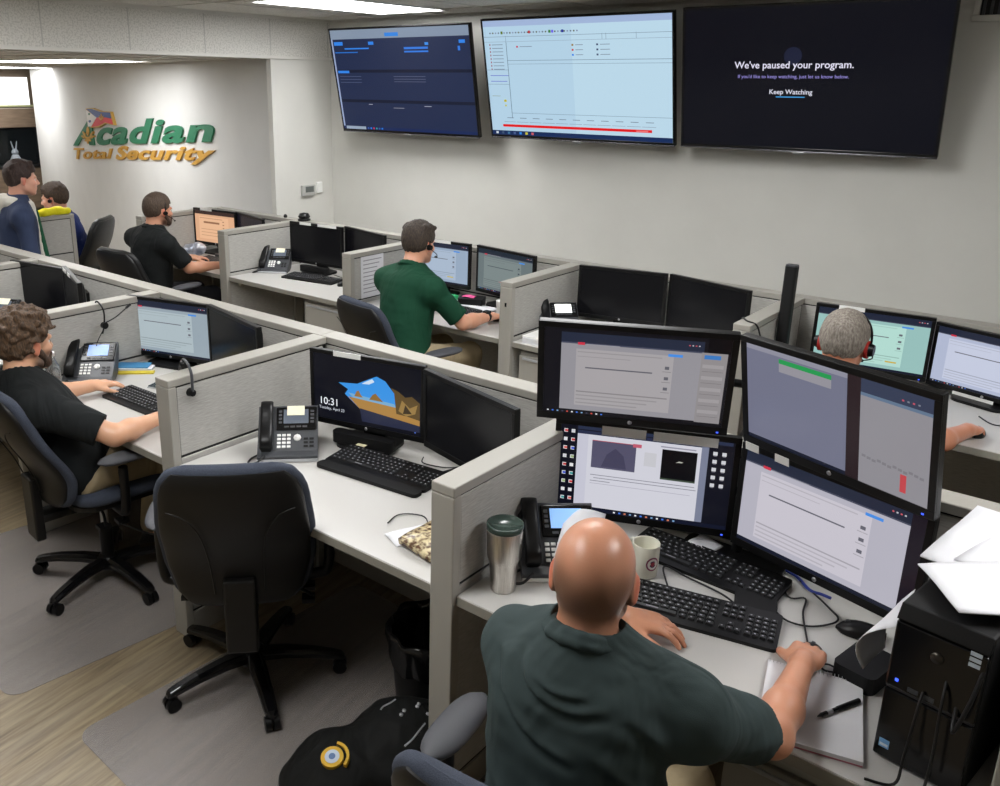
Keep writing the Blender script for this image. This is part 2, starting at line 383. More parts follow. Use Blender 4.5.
for (a, b), l in zip(xb, ['white worktop of the black shirted man at the back', 'white back row worktop holding only phone, keyboard and two dark monitors', 'white worktop of the green shirted man',
                          'white back row worktop behind the stacked monitors', 'white worktop of the grey haired man', 'white worktop outside the right edge']): worktop(a, b, 3.86, 4.57, l, 'worktops of the back row')
def pedestal(x, y, label, w=.4, d=.5):
    t = thing('drawer_unit', label, 'drawers', (x, y, 0), 0, 'grey drawer units under the desks')
    MB().box(0, .02, .03, w, d, .68, M_frame).build('body', t, .004)
    for z0, z1 in ((.05, .33), (.345, .49), (.505, .665)):
        dr = MB().box(.006, 0, z0, w-.006, .02, z1, M_frame).build('drawer', t, .004)
        MB().box(.03, -.008, z1-.025, w-.03, .0, z1-.012, M_silver).build('handle', dr, .002)
pedestal(-4.38, 3.9, 'grey drawer unit under the empty back row desk')
pedestal(-2.6, 3.88, 'grey drawer unit under the back row desk holding the paper stack', .45)
pedestal(-.6, 1.9, 'grey drawer unit in shadow under the bald man\'s desk')
MB().box(.0-.001, -.006, .93, .004, .006, .952, M_gloss).build('lock_hole', [o for o in COL.objects if o.get('label') == blab[3]][0])
t = tag(MB().box(0, 0, 0, .06, .16, .3, M_black2).build('power_box', loc=(-4.6, 4.3, .3), bevel=.005), 'small black power box hanging under the empty back row desk', 'power box')

# ------------------------------------------------------------------ wall lettering, thermostat, vent
def onwall(px, py, off=.0):
    d = ray(px, py); o = Vector((0, 0, CX)); n = LW.to_3x3() @ Vector((0, 1, 0)); p0 = LW @ Vector((0, off, 0))
    return o+d*((p0-o).dot(n)/d.dot(n))
M_green = mat('sign_green', (38, 118, 84), .5); M_gold = mat('sign_gold', (204, 156, 66), .5)
def sign_text(s, quad, bold, shear, m, name, parent, depth=.03, spacing=1.):
    """letters standing on the logo wall; quad: the four corners of the line of lettering on the wall (bl, br, tr, tl)"""
    vs, fs = text_geo(s, 1., bold, shear, spacing)
    xs_ = [v[0] for v in vs]; x0, x1 = min(xs_), max(xs_); mb = MB()
    bl, br, tr, tl = [LW.inverted() @ onwall(*q) for q in quad]
    def mp(v, off):
        u = (v[0]-x0)/(x1-x0); w = v[1]/.72
        a = bl.lerp(br, u); b = tl.lerp(tr, u); p = a.lerp(b, w); return (p.x, off, p.z)
    n = len(vs); ec = {}
    for f in fs:
        for i in range(len(f)): e = (f[i], f[(i+1) % len(f)]); ec[e] = 1
    V = [mp(v, depth) for v in vs]+[mp(v, .002) for v in vs]
    F = [tuple(f) for f in fs]+[(a, b, b+n, a+n) for (a, b) in ec if (b, a) not in ec]
    mb.add(V, F, m); me = mb.build(name, parent); return me
t = thing('company_sign', 'green and gold raised company sign with a flag on the left wall', 'sign', LW.translation, math.radians(165))
sign_text('Acadian', [(74.5, 144.6), (214.5, 140.8), (216, 116), (78, 120.5)], .032, .12, M_green, 'green_lettering', t, depth=.02, spacing=1.10)
sign_text('Total', [(74.5, 158.7), (111.5, 158.3), (113.5, 148.2), (75, 147.6)], .018, 0.04, M_gold, 'gold_lettering', t, depth=.02, spacing=1.08)
sign_text('Security', [(117, 159), (213, 159.8), (218, 145.6), (119, 146.0)], .030, .08, M_gold, 'gold_lettering', t, depth=.02, spacing=1.06)
def wall_poly(pts, off, m, mb):
    q = [LW.inverted() @ onwall(*p) for p in pts]; n = len(q)
    V = [(p.x, off, p.z) for p in q]+[(p.x, .001, p.z) for p in q]
    mb.add(V, [tuple(range(n))[::-1]]+[((i+1) % n, i, i+n, (i+1) % n+n) for i in range(n)], m)
fl = MB()
wall_poly([(88.2, 108.5), (95, 108), (104, 111.2), (113.3, 111.7), (117.0, 125.2), (108, 123.2), (101, 127.5), (93.5, 127.8)], .034, mat('flag_gold', (205, 165, 80), .5), fl)
wall_poly([(89, 109), (94.5, 108.8), (103.5, 112), (113, 112.5), (114.2, 118.5), (106, 117), (99.5, 117.5)], .037, mat('flag_blue', (44, 74, 140), .5), fl)
wall_poly([(99.5, 117.5), (106, 117), (114.2, 118.5), (116.2, 124.5), (108, 122.3), (101, 126), (94.5, 126.8)], .037, mat('flag_red', (214, 50, 60), .5), fl)
wall_poly([(89, 109.8), (99.5, 117.5), (94, 126.5), (91, 126.5)], .039, mat('flag_white', (238, 238, 238), .5), fl)
for cx, cy, mm_, r in ((92.3, 114, 'flag_star', 1.1), (93, 121.3, 'flag_blue', 1.3)):
    wall_poly([(cx+r*math.cos(a*PI/4), cy+r*math.sin(a*PI/4)) for a in range(8)], .041, mat(mm_, (40, 120, 90), .5), fl)
fl.build('flag', t)
fd = MB()
def lily(cx, cy, s, off):
    def el(x, y, rx, ry, rot=0): wall_poly([(cx+s*(x+rx*math.cos(a*PI/6)*math.cos(rot)-ry*math.sin(a*PI/6)*math.sin(rot)), cy+s*(y+rx*math.cos(a*PI/6)*math.sin(rot)+ry*math.sin(a*PI/6)*math.cos(rot))) for a in range(12)], off, M_gold, fd)
    el(0, -3.8, 1.3, 4.6); el(-3.6, -.8, .9, 3.2, -.45); el(3.6, -.8, .9, 3.2, .45); el(-5.2, 1.2, 1.3, .9); el(5.2, 1.2, 1.3, .9)
    wall_poly([(cx-s*5.6, cy+s*1.6), (cx+s*5.6, cy+s*1.6), (cx+s*4.4, cy+s*3.4), (cx-s*4.4, cy+s*3.4)], off+.0, M_gold, fd)
    el(0, 5.6, 1.1, 3.2); el(-2, 5, .8, 1.8, .5); el(2, 5, .8, 1.8, -.5)
lily(89.7, 135, 1., .028); fd.build('gold_lily', t)
fd = MB(); lily(104.5, 117.2, .42, .043); fd.build('flag_lily', t)

t = thing('thermostat', 'grey wall thermostat with a dark display, above the back panel', 'thermostat', (XS-.009, 5.03, 1.23))
MB().box(0, -.07, -.045, .03, .07, .045, mat('thermo_grey', (180, 180, 176), .5)).build('body', t, .006)
MB().box(.03, -.04, -.015, .032, .05, .033, mat('lcd_grey', (96, 100, 98), .3)).build('display', t)
tag(MB().box(0, -.03, -.045, .02, .03, .045, M_white).build('wall_sensor', loc=(XS-.006, 5.16, 1.245), bevel=.005), 'small white wall sensor right of the thermostat', 'sensor')
t = thing('wall_vent', 'dark slatted air vent high on the wall, right of the last screen', 'vent', (-.69, YW, 2.54))
MB().box(-.26, -.018, -.13, .26, 0, -.1, M_wall).box(-.26, -.018, .015, .26, 0, .04, M_wall).box(-.26, -.018, -.1, -.23, 0, 0.04, M_wall).box(.23, -.018, -.1, .26, 0, .04, M_wall).build('frame', t, .003)
mb = MB().box(-.23, -.004, -.1, .23, -.001, .03, M_gap)
for k in range(14): mb.box(-.22+k*.033, -.014, -.1, -.208+k*.033, -.004, .015, M_grey)
mb.build('louver', t)

# ------------------------------------------------------------------ screens and monitors
def scr(rgb, k=1.):
    n = 'screen_%d_%d_%d' % tuple(rgb)
    if n in MATS: return MATS[n]
    m, nt, b = node_mat(n); b.inputs['Base Color'].default_value = (.004, .004, .005, 1)
    b.inputs['Roughness'].default_value = .2; b.inputs['Specular IOR Level'].default_value = .22
    b.inputs['Emission Color'].default_value = lin(*rgb); b.inputs['Emission Strength'].default_value = k
    MATS[n] = m; return m
class Scr:
    """a lit screen: flat coloured shapes in thin layers on the glass, u to the right and v up, both 0..1"""
    def __init__(s, w, h, base): s.w = w; s.h = h; s.mb = MB(); s.k = 0; s.q(0, 0, 1, 1, base, 0)
    def q(s, u0, v0, u1, v1, c, l=1): s.p([(u0, v0), (u1, v0), (u1, v1), (u0, v1)], c, l)
    def p(s, pts, c, l=1):
        s.k += 1
        s.mb.add([((u-.5)*s.w, -.0001-.00002*s.k, v*s.h) for u, v in pts], [tuple(range(len(pts)))], scr(c))
    def t(s, txt, u, v, size, c, l=3, bold=0., align='LEFT', sx=1.):
        vs, fs = text_geo(txt, 1, bold, align=align)
        s.k += 1
        s.mb.add([((u-.5)*s.w+x*size*sx, -.0001-.00002*s.k, v*s.h+y*size) for x, y, z in vs], fs, scr(c))
    def dots(s, u, v, du, dv, n, cols, r=.006, l=3):
        for i in range(n): s.q(u+du*i-r, v+dv*i-r*1.5, u+du*i+r, v+dv*i+r*1.5, cols[i % len(cols)], l)
def page(s, u0=0., u1=1., body=(200, 200, 212), side=(180, 182, 196), v0=.04, v1=1., bar=(100, 100, 110), btn=(70, 140, 225), hdr=(34, 40, 58), extra=None):
    W = u1-u0; X = lambda u: u0+W*u
    s.q(u0, v0, u1, v1, side, 1)
    s.q(X(0), v1-.11, X(1), v1, hdr, 2); s.q(X(.0), v1-.125, X(1), v1-.11, (70, 74, 92), 2)
    s.q(X(.11), v0+.06, X(.80), v1-.18, body, 2)
    s.q(X(.12), v1-.135, X(.17), v1-.105, (200, 50, 70), 3); s.q(X(.18), v1-.128, X(.42), v1-.12, (150, 150, 160), 3)
    s.dots(X(.90), v1-.05, W*.022, 0, 4, [(200, 90, 100), (190, 190, 200)], .004*W+.001)
    dk = tuple(int(c*.82) for c in body); dk2 = tuple(int(c*.9) for c in body)
    for k, (a, b, h) in enumerate(((.12, .72, .012), (.12, .5, .008))): s.q(X(a), v1-.22-.05*k, X(b), v1-.22-.05*k+h, dk2, 3)
    s.q(X(.18), v1-.40, X(.66), v1-.385, bar, 3)
    for k in range(3): s.q(X(.745), v1-.34-.12*k, X(.775), v1-.305-.12*k, bar, 3); s.q(X(.73), v1-.37-.12*k, X(.79), v1-.362-.12*k, dk, 3)
    for k in range(4): s.q(X(.12), v0+.22-.045*k, X(.78-.07*k), v0+.235-.045*k, dk2 if k else dk, 3)
    s.q(X(.76), v1-.19, X(.86), v1-.16, btn, 3)
    if extra: s.q(X(.66), v0+.12, X(.76), v0+.145, extra, 3)
def taskbar(s, c=(24, 28, 44)):
    s.q(0, 0, 1, .04, c, 2); s.dots(.03, .02, .028, 0, 12, [(220, 220, 225), (70, 120, 220), (120, 160, 200), (60, 60, 80), (200, 80, 70)], .005)
def sc_off(s): pass
def sc_page(body, side, extra=None):
    def f(s): page(s, 0, 1, body, side, extra=extra); taskbar(s)
    return f
def sc_lock(s):
    s.q(0, 0, 1, 1, (14, 15, 24), 1)
    s.p([(.24, .60), (.42, .63), (.53, .73), (.60, .79), (.68, .74), (.76, .58), (.80, .30), (.82, .14), (.47, .14), (.44, .25), (.30, .44), (.33, .52)], (58, 146, 226), 2)
    s.p([(.33, .47), (.76, .42), (.79, .36), (.42, .35)], (120, 170, 205), 3)
    s.p([(.46, .64), (.5, .685), (.56, .74), (.58, .70), (.53, .65)], (205, 222, 240), 3)
    s.p([(.33, .41), (.80, .37), (.99, .24), (.99, .10), (.46, .10), (.44, .25)], (170, 128, 66), 4)
    s.p([(.44, .26), (.99, .16), (.99, .06), (.46, .06)], (40, 44, 66), 5)
    s.p([(.39, .43), (.41, .51), (.43, .53), (.45, .47), (.47, .43)], (150, 110, 60), 5)
    s.p([(.53, .42), (.56, .50), (.59, .53), (.62, .48), (.66, .42)], (140, 104, 50), 5)
    s.p([(.78, .28), (.76, .58), (.73, .66), (.80, .62), (.86, .55), (.92, .58), (.99, .50), (.99, .24), (.88, .27)], (92, 72, 38), 6)
    s.p([(.80, .33), (.83, .5), (.90, .40), (.97, .47), (.95, .33), (.87, .27)], (150, 120, 66), 7)
    s.p([(.84, .3), (.86, .44), (.92, .32)], (60, 46, 26), 8)
    s.t('10:31', .045, .22, .042, (235, 238, 245), 6, 0.004); s.t('Tuesday, April 23', .045, .145, .0165, (215, 220, 230), 6)
    s.dots(.95, .05, .01, 0, 1, [(80, 110, 200)])
def sc_desktop(s):
    s.q(.0, 0, 1, 1, (16, 17, 28), 1); s.q(.1, .96, .99, 1., (40, 48, 72), 2)
    s.q(.10, .05, .86, .95, (206, 206, 216), 2); s.q(.10, .91, .86, .95, (40, 46, 72), 3); s.q(.10, .05, .165, .91, (196, 196, 210), 3); s.q(.82, .05, .86, .93, (120, 126, 148), 3)
    s.q(.19, .53, .45, .85, (82, 80, 104), 4); s.p([(.25, .55), (.28, .7), (.33, .78), (.38, .7), (.40, .55)], (66, 64, 88), 5); s.q(.19, .845, .47, .852, (170, 60, 80), 5); s.q(.43, .82, .48, .86, (190, 90, 110), 6)
    s.q(.60, .50, .80, .84, (8, 8, 12), 5); s.p([(.68, .70), (.70, .72), (.725, .715), (.715, .705), (.697, .705)], (190, 190, 180), 6); s.q(.60, .49, .80, .51, (60, 72, 60), 6); s.q(.59, .86, .79, .875, (150, 150, 165), 5)
    s.q(.50, .62, .57, .78, (196, 196, 202), 5)
    for k, (a, b) in enumerate(((.19, .80), (.21, .81), (.19, .31))): s.q(a, .44-.035*k, b, .448-.035*k, (130, 130, 142), 5)
    s.q(.19, .34, .78, .346, (170, 168, 182), 5)
    C = [(205, 60, 60), (220, 220, 225), (210, 90, 80), (200, 200, 205), (190, 50, 50), (50, 80, 200), (150, 170, 120), (225, 225, 225), (60, 150, 150)]
    for k in range(9):
        for u0, c in ((.018, C[k]), (.062, C[(k+3) % 9])): s.q(u0, .93-.1*k-.02, u0+.022, .93-.1*k+.02, (215, 215, 220), 3); s.q(u0+.004, .93-.1*k-.014, u0+.022, .93-.1*k+.012, c, 4)
    for k in range(5):
        for u0 in (.885, .935): s.q(u0, .86-.09*k-.02, u0+.024, .86-.09*k+.02, (205, 205, 210), 3); s.q(u0+.003, .86-.09*k-.03, u0+.021, .86-.09*k-.024, (130, 130, 140), 3)
    s.q(0, 0, 1, .045, (18, 22, 40), 3); s.dots(.35, .022, .032, 0, 12, [(220, 220, 225), (70, 120, 220), (200, 120, 90), (120, 160, 200)], .006, 4)
def sc_margin(s):
    s.q(0, 0, 1, 1, (20, 19, 24), 1); page(s, .095, .86, (164, 160, 163), (146, 144, 150), v0=.05, v1=.955, bar=(96, 96, 104), hdr=(38, 44, 62))
    s.q(.85, .03, .985, .84, (142, 138, 140), 2); s.q(.865, .77, .95, .815, (60, 120, 190), 3); s.q(.88, .84, 1, 1, (8, 8, 12), 3)
    for k in range(5): s.q(.86, .63-.13*k, .97, .635-.13*k, (116, 112, 114), 3); s.q(.86, .67-.13*k, .97, .71-.13*k, (156, 152, 154), 3)
    taskbar(s, (16, 15, 20))
def sc_split(s):
    s.q(0, 0, .585, 1, (112, 114, 134), 1); s.q(0, .95, .585, 1, (140, 140, 154), 2); s.q(.2, .885, .50, .93, (40, 150, 80), 3); s.q(.2, .80, .50, .885, (146, 144, 152), 3)
    s.q(0, .0, .585, .04, (24, 28, 44), 2); s.q(.585, 0, .655, 1, (40, 28, 32), 1)
    s.q(.655, .0, 1, 1, (140, 138, 144), 1); s.q(.655, .87, 1, 1, (52, 60, 82), 2); s.q(.655, .84, 1, .87, (96, 116, 140), 2); s.dots(.86, .91, .025, 0, 4, [(190, 80, 100), (120, 124, 140)], .005)
    for k in range(12): s.q(.67+.026*k, .26-.008*(k % 3), .69+.026*k, .275-.008*(k % 3)+.01, (122, 120, 126), 2)
    s.q(.865, .06, .895, .23, (190, 70, 76), 3)
def sc_pale(s):
    page(s, 0, .93, (198, 194, 204), (178, 176, 188)); s.q(.0, .0, .93, .04, (24, 28, 44), 2); s.q(.93, 0, 1, 1, (26, 20, 30), 2)
def sc_orange(s):
    s.q(0, 0, 1, 1, (222, 172, 136), 1); s.q(0, .88, 1, 1, (60, 44, 40), 2); s.q(.1, .1, .85, .82, (232, 184, 146), 2); s.q(.22, .6, .62, .66, (150, 108, 80), 3)
    s.q(.12, .75, .7, .77, (190, 140, 108), 3)
    for k in range(3): s.q(.70, .68-.1*k, .74, .71-.1*k, (170, 120, 90), 3); s.q(.15, .4-.1*k, .7, .42-.1*k, (200, 150, 116), 3)
def sc_violet(s): s.q(0, 0, 1, 1, (24, 22, 30), 1); s.q(.15, .1, .7, .5, (52, 46, 96), 2); s.q(.2, .3, .6, .34, (90, 80, 160), 3)
def sc_dim(s):
    page(s, 0, 1, (122, 134, 134), (104, 116, 118), bar=(70, 78, 84), hdr=(30, 40, 52)); s.q(.4, .26, .65, .275, (170, 110, 110), 4); taskbar(s)

M_logo = mat('logo_metal', (190, 190, 195), .3, .8)
def monitor(label, x, y, yaw, paint=None, w=.506, h=.303, z=.80, tilt=0., stand=True, strip=None, bar=False, bez=.016, rot=0., led=None, base=.7355, group='computer monitors'):
    """x, y: bottom centre of the front face; the local -y side faces the user"""
    t = thing('computer_monitor', label, 'monitor', (x, y, base), yaw, group)
    TT = Matrix.Translation((0, 0, z-base)) @ Matrix.Rotation(tilt, 4, 'X')
    mb = MB(); mb.box(-w/2, .001, 0, w/2, .022, h, M_black, TT)
    mb.rings([[(px*s_, yy, h/2+pz*s2) for px, pz in rrect(w*.96, h*.94, .03)] for yy, s_, s2 in ((.022, 1, 1), (.034, .96, .94), (.046, .72, .66), (.052, .6, .5))], M_black2, TT, smooth=False)
    mb.build('housing', t, .003)
    mb = MB()
    for a in ((-w/2, 0, w/2, bez+.006), (-w/2, h-bez, w/2, h), (-w/2, bez+.006, -w/2+bez, h-bez), (w/2-bez, bez+.006, w/2, h-bez)):
        mb.box(a[0], -.003, a[1], a[2], .003, a[3], M_black, TT)
    mb.build('bezel', t, .0015)
    s = Scr(w-2*bez, h-2*bez-.006, (5, 5, 6) if paint is None else (30, 34, 48))
    if paint: paint(s)
    o = MB(); o.add(s.mb.v, [f for f in s.mb.f], M_black, TT @ Matrix.Translation((0, 0, bez+.006))); o.m = s.mb.m; o.mats = s.mb.mats
    o.build('screen', t)
    MB().lathe([(0, 0), (.0065, 0), (.0065, .001), (0, .001)], M_logo, TT @ T(0, -.003, bez*.5+.003, rx=PI/2), 20).build('round_emblem', t)
    if led: MB().box(w/2-.03, -.004, .006, w/2-.024, -.003, .010, mat('led_blue', (60, 90, 255), .5, emit=2.), TT).build('power_light', t)
    for k, sp in enumerate(strip or []):
        u0, u1 = sp[0], sp[1]; low = len(sp) > 2 and sp[2] == 1; dz_ = sp[2] if len(sp) > 2 and sp[2] < 0 else 0
        MB().box((u0-.5)*w, -.0055, -.02 if low else h-.016+dz_, (u1-.5)*w, -.0035, .004 if low else h+.004+dz_*.6, M_white, TT).build('label_strip', t)
    if stand:
        st = MB().slab(rrect(.10, .03, .008, cy=.07), .012, z-base+.2, M_black); st.box(-.04, .045, z-base+.10, .04, .075, z-base+.19, M_black); st.build('stand_neck', t, .004)
        MB().slab(rrect(.24, .19, .05, cy=.03), .0005, .014, M_black, smooth=False).build('stand_base', t, .004)
    if bar: MB().slab(rrect(.27, .05, .02, cy=.0), .012, .055, M_black2, T(0, -.02, .0)).build('sound_bar', t, .008)
    return t
mint, greyb = sc_page((178, 218, 208), (150, 190, 186), (200, 170, 60)), sc_page((172, 186, 192), (150, 164, 174))
G = 'pairs of monitors on the back row desks'
monitor('monitor showing a beach cave picture and the time 10:31', -2.211, 2.27, .233, sc_lock, strip=[(.22, .46)], bar=True)
monitor('dark switched-off monitor right of the beach cave picture', -1.706, 2.25, -.249, tilt=.02)
monitor('lit monitor with a grey web page in front of the curly haired man', -3.663, 2.37, .30, greyb, z=.765)
monitor('dark monitor right of the curly haired man\'s lit screen', -3.085, 2.315, -.21)
monitor('large dark monitor at the left edge, left one of its pair', -4.94, 2.36, .16, z=.77)
monitor('dark monitor at the far left with white label strips on its top edge', -4.46, 2.30, -.34, z=.79, strip=[(.1, .3), (.4, .55)])
monitor('orange lit monitor in front of the black shirted man', -5.955, 4.36, .113, sc_orange, w=.49, h=.295, strip=[(.18, .45)], group=G)
monitor('dark violet lit monitor right of the orange screen', -5.492, 4.35, -.26, sc_violet, w=.49, h=.295, group=G)
monitor('black monitor with two white strips below the thermostat', -4.755, 4.37, .099, strip=[(.2, .42), (.55, .9)], bar=True, group=G)
monitor('black monitor right of the one with two white strips', -4.29, 4.40, -.22, group=G)
monitor('lit blue grey monitor partly behind the green shirted man\'s head', -3.66, 4.46, .08, sc_page((168, 184, 204), (150, 168, 190), (200, 180, 60)), strip=[(.4, .7)], group=G)
monitor('dim grey monitor right of the green shirted man', -3.12, 4.46, -.16, sc_dim, group=G)
monitor('black monitor behind the stacked screens, left one of the back pair', -2.29, 4.43, .22, group=G)
monitor('black monitor behind the stacked screens, right one of the back pair', -1.791, 4.44, -.24, group=G)
monitor('mint green lit monitor behind the grey haired man', -.962, 4.38, .106, mint, strip=[(.2, .42)], led=True, group=G)
monitor('pale lilac lit monitor cut by the right edge', -.485, 4.45, -.30, sc_page((196, 202, 222), (176, 184, 208)), z=.76, strip=[(.25, .6, 1)], group=G)
S4 = 'four stacked screens on the bald man\'s desk'
BIG = dict(w=.545, h=.325, bez=.018, stand=False, led=True, group=S4)
monitor('upper left of the four stacked screens, with wide black margins', -1.09, 2.224, .453, sc_margin, z=1.136, tilt=.21, **BIG)
monitor('lower left of the four stacked screens, with columns of desktop icons', -1.072, 2.306, .412, sc_desktop, z=.785, tilt=-.0, strip=[(.26, .50, -.022), (.54, .88, -.022)], **BIG)
monitor('upper right of the four stacked screens, split in two grey halves', -.532, 2.236, -.34, sc_split, z=1.141, tilt=.20, strip=[(.02, .1, 1), (.2, .28, 1)], **BIG)
monitor('lower right of the four stacked screens, showing a pale web page', -.547, 2.313, -.266, sc_pale, z=.79, tilt=.0, **BIG)
# quad stand
t = thing('monitor_stand', 'black four-screen stand behind the stacked screens', 'monitor stand', (-.80, 2.40, .7355))
MB().slab(rrect(.30, .07, .02), .0003, .016, M_black).build('base', t, .004)
MB().cyl((0, .018, .01), (0, .018, .66), .016, M_black).build('post', t)
for a, b in (((0, .030, .20), (-.20, .015, .20)), ((0, .018, .20), (.24, -.02, .20)), ((0, .018, .54), (-.25, -.10, .56)), ((0, .018, .54), (.25, -.10, .56))): MB().cyl(a, b, .012, M_black).build('arm', t)

def sc_tv1(s):
    s.q(0, 0, 1, 1, (34, 44, 74), 1); s.q(0, .91, 1, 1, (130, 145, 165), 2); s.q(.42, .925, .52, .96, (50, 130, 220), 3); s.q(0, .03, .012, .91, (150, 165, 200), 3)
    for v in (.58, .28): s.q(.012, v, 1, v+.03, (22, 28, 48), 2)
    s.q(.02, .85, .09, .885, (50, 130, 230), 3); s.q(.29, .85, .33, .88, (50, 130, 230), 3); s.q(.1, .81, .29, .823, (50, 130, 230), 3); s.q(.02, .775, .2, .785, (40, 110, 200), 3)
    s.q(.55, .80, .72, .82, (50, 120, 220), 3); s.q(.55, .77, .72, .785, (50, 120, 220), 3); s.q(.70, .835, .725, .86, (60, 140, 230), 3); s.q(.93, .845, .97, .875, (50, 130, 230), 3); s.q(.92, .78, .935, .82, (50, 120, 220), 3)
    s.q(.02, .575, .11, .60, (50, 130, 230), 3)
    for k in range(3): s.q(.03, .54-.03*k, .2, .545-.03*k, (80, 90, 120), 3); s.q(.45, .54-.025*k, .68, .545-.025*k, (90, 96, 120), 3)
    s.q(.23, .26, .26, .265, (180, 180, 190), 3); s.q(.42, .23, .5, .235, (150, 150, 160), 3); s.q(.65, .255, .7, .26, (180, 180, 190), 3)
    s.q(0, 0, 1, .03, (24, 40, 84), 3); s.q(0.02, .0, .18, .03, (150, 165, 185), 4); s.dots(.2, .015, .022, 0, 6, [(60, 90, 160), (40, 120, 220), (190, 60, 90), (60, 150, 150)], .006, 5)
def sc_tv2(s):
    s.q(0, 0, 1, 1, (178, 208, 228), 1); s.q(.5, 0.0, 1, 1, (186, 215, 232), 2); s.q(0, .95, 1, 1, (160, 180, 215), 2)
    s.dots(.04, .895, .017, 0, 30, [(100, 110, 130), (90, 90, 60), (130, 140, 170)], .004)
    for u, c in ((.11, (90, 120, 30)), (.27, (180, 50, 60)), (.385, (60, 130, 60)), (.40, (110, 100, 230)), (.455, (40, 50, 150))): s.q(u-.006, .885, u+.006, .908, c, 4)
    for u in (.13, .66, .68, .83): s.q(u, .82, u+.002, .87, (120, 140, 160), 3)
    s.q(0, .862, 1, .866, (130, 150, 170), 3); s.q(0, .82, 1, .823, (140, 160, 180), 3); s.q(.13, .16, .133, .82, (90, 110, 130), 3); s.q(.13, .66, 1, .664, (110, 130, 150), 3); s.q(.13, .63, 1, .633, (120, 140, 160), 3)
    for k in range(8): s.q(.03, .79-.03*k, .036, .805-.03*k, (150, 60, 80), 3); s.q(.045, .795-.03*k, .11, .80-.03*k, (110, 120, 140), 3)
    for k, c in enumerate(((150, 120, 50), (200, 60, 50), (50, 130, 230))): s.q(.5, .775-.04*k, .51, .79-.04*k, c, 3); s.q(.52, .78-.04*k, .56, .785-.04*k, (120, 130, 150), 3); s.q(.63, .775-.04*k, .64, .79-.04*k, (70, 80, 110), 3); s.q(.65, .78-.04*k, .70, .785-.04*k, (120, 130, 150), 3)
    s.q(.19, .77, .2, .785, (200, 40, 70), 3); s.q(.21, .775, .28, .78, (120, 130, 150), 3); s.q(.02, .53, .13, .535, (90, 90, 200), 3); s.q(.02, .48, .12, .485, (90, 90, 200), 3); s.q(0, .58, .13, .583, (110, 130, 150), 3); s.q(0, .455, .13, .458, (110, 130, 150), 3)
    s.q(.09, .3, .105, .32, (200, 190, 30), 3); s.q(.093, .26, .103, .275, (190, 190, 60), 3); s.q(.02, .35, .07, .354, (140, 150, 120), 3)
    s.q(.13, .20, 1, .203, (110, 130, 150), 3)
    for k in range(11): s.q(.1+.077*k, .155, .14+.077*k, .16, (100, 110, 130), 3); s.q(.08+.077*k, .12, .15+.077*k, .123, (120, 130, 150), 3)
    s.q(.07, .075, .90, .098, (226, 20, 26), 4); s.q(.82, .08, .88, .09, (240, 120, 120), 5)
    s.q(0, 0, 1, .04, (22, 44, 88), 4); s.dots(.03, .02, .036, 0, 7, [(200, 210, 220), (60, 80, 110), (60, 110, 150), (70, 90, 140), (50, 130, 220), (200, 190, 60), (200, 90, 100)], .007, 5)
def sc_tv3(s):
    s.q(0, 0, 1, 1, (10, 11, 20), 1); s.p([(.45+.035*math.cos(a*PI/12), .66+.062*math.sin(a*PI/12)) for a in range(24)], (28, 32, 54), 2)
    s.t("We've paused your program.", .45, .575, .052, (225, 222, 240), 4, .012, 'CENTER')
    s.t("If you'd like to keep watching, just let us know below.", .45, .505, .0265, (150, 140, 215), 4, .004, 'CENTER')
    s.t('Keep Watching', .45, .392, .036, (225, 225, 240), 4, .01, 'CENTER'); s.q(.393, .368, .507, .375, (70, 160, 225), 4)
def tv(label, x, y, z, yaw, tilt, paint, w=1.35, h=.775):
    t = thing('wall_screen', label, 'television', (x, y, z), yaw, 'large screens on the wall')
    TT = Matrix.Rotation(tilt, 4, 'X'); b = .013
    mb = MB().box(-w/2, 0, 0, w/2, .03, h, M_gloss, TT); mb.box(-w*.36, .03, .06, w*.36, .055, h*.62, M_black2, TT); mb.build('housing', t, .004)
    mb = MB()
    for a in ((-w/2, 0, w/2, b+.006), (-w/2, h-b, w/2, h), (-w/2, b+.006, -w/2+b, h-b), (w/2-b, b+.006, w/2, h-b)): mb.box(a[0], -.004, a[1], a[2], .0, a[3], M_gloss, TT)
    mb.box(-w/2, -.006, -.004, w/2, .004, .004, mat('chrome_trim', (120, 120, 125), .25, .8), TT); mb.build('bezel', t, .0015)
    s = Scr(w-2*b, h-2*b-.006, (10, 11, 18)); paint(s)
    o = MB(); o.add(s.mb.v, s.mb.f, M_black, TT @ Matrix.Translation((0, -.001, b+.006))); o.m = s.mb.m; o.mats = s.mb.mats; o.build('screen', t)
    MB().box(-.03, -.008, -.014, .03, .002, .0, M_logo, TT).build('emblem', t, .002)
    MB().box(-.2, YW-y-.03, h*.1, .2, YW-y-.002, h*.6, M_black2).box(-.18, .06, h*.12, -.14, YW-y-.02, h*.16, M_black2).box(.14, .06, h*.12, .18, YW-y-.02, h*.16, M_black2).build('wall_bracket', t, .004)
    return t
tv('dark blue dashboard screen, leftmost of the three on the wall', -4.517, 5.12, 1.728, .014, .20, sc_tv1)
tv('bright pale blue screen with a red bar, middle one on the wall', -3.033, 5.10, 1.745, .012, .225, sc_tv2)
tv('black wall screen reading We\'ve paused your program', -1.636, 5.12, 1.751, .05, .20, sc_tv3)

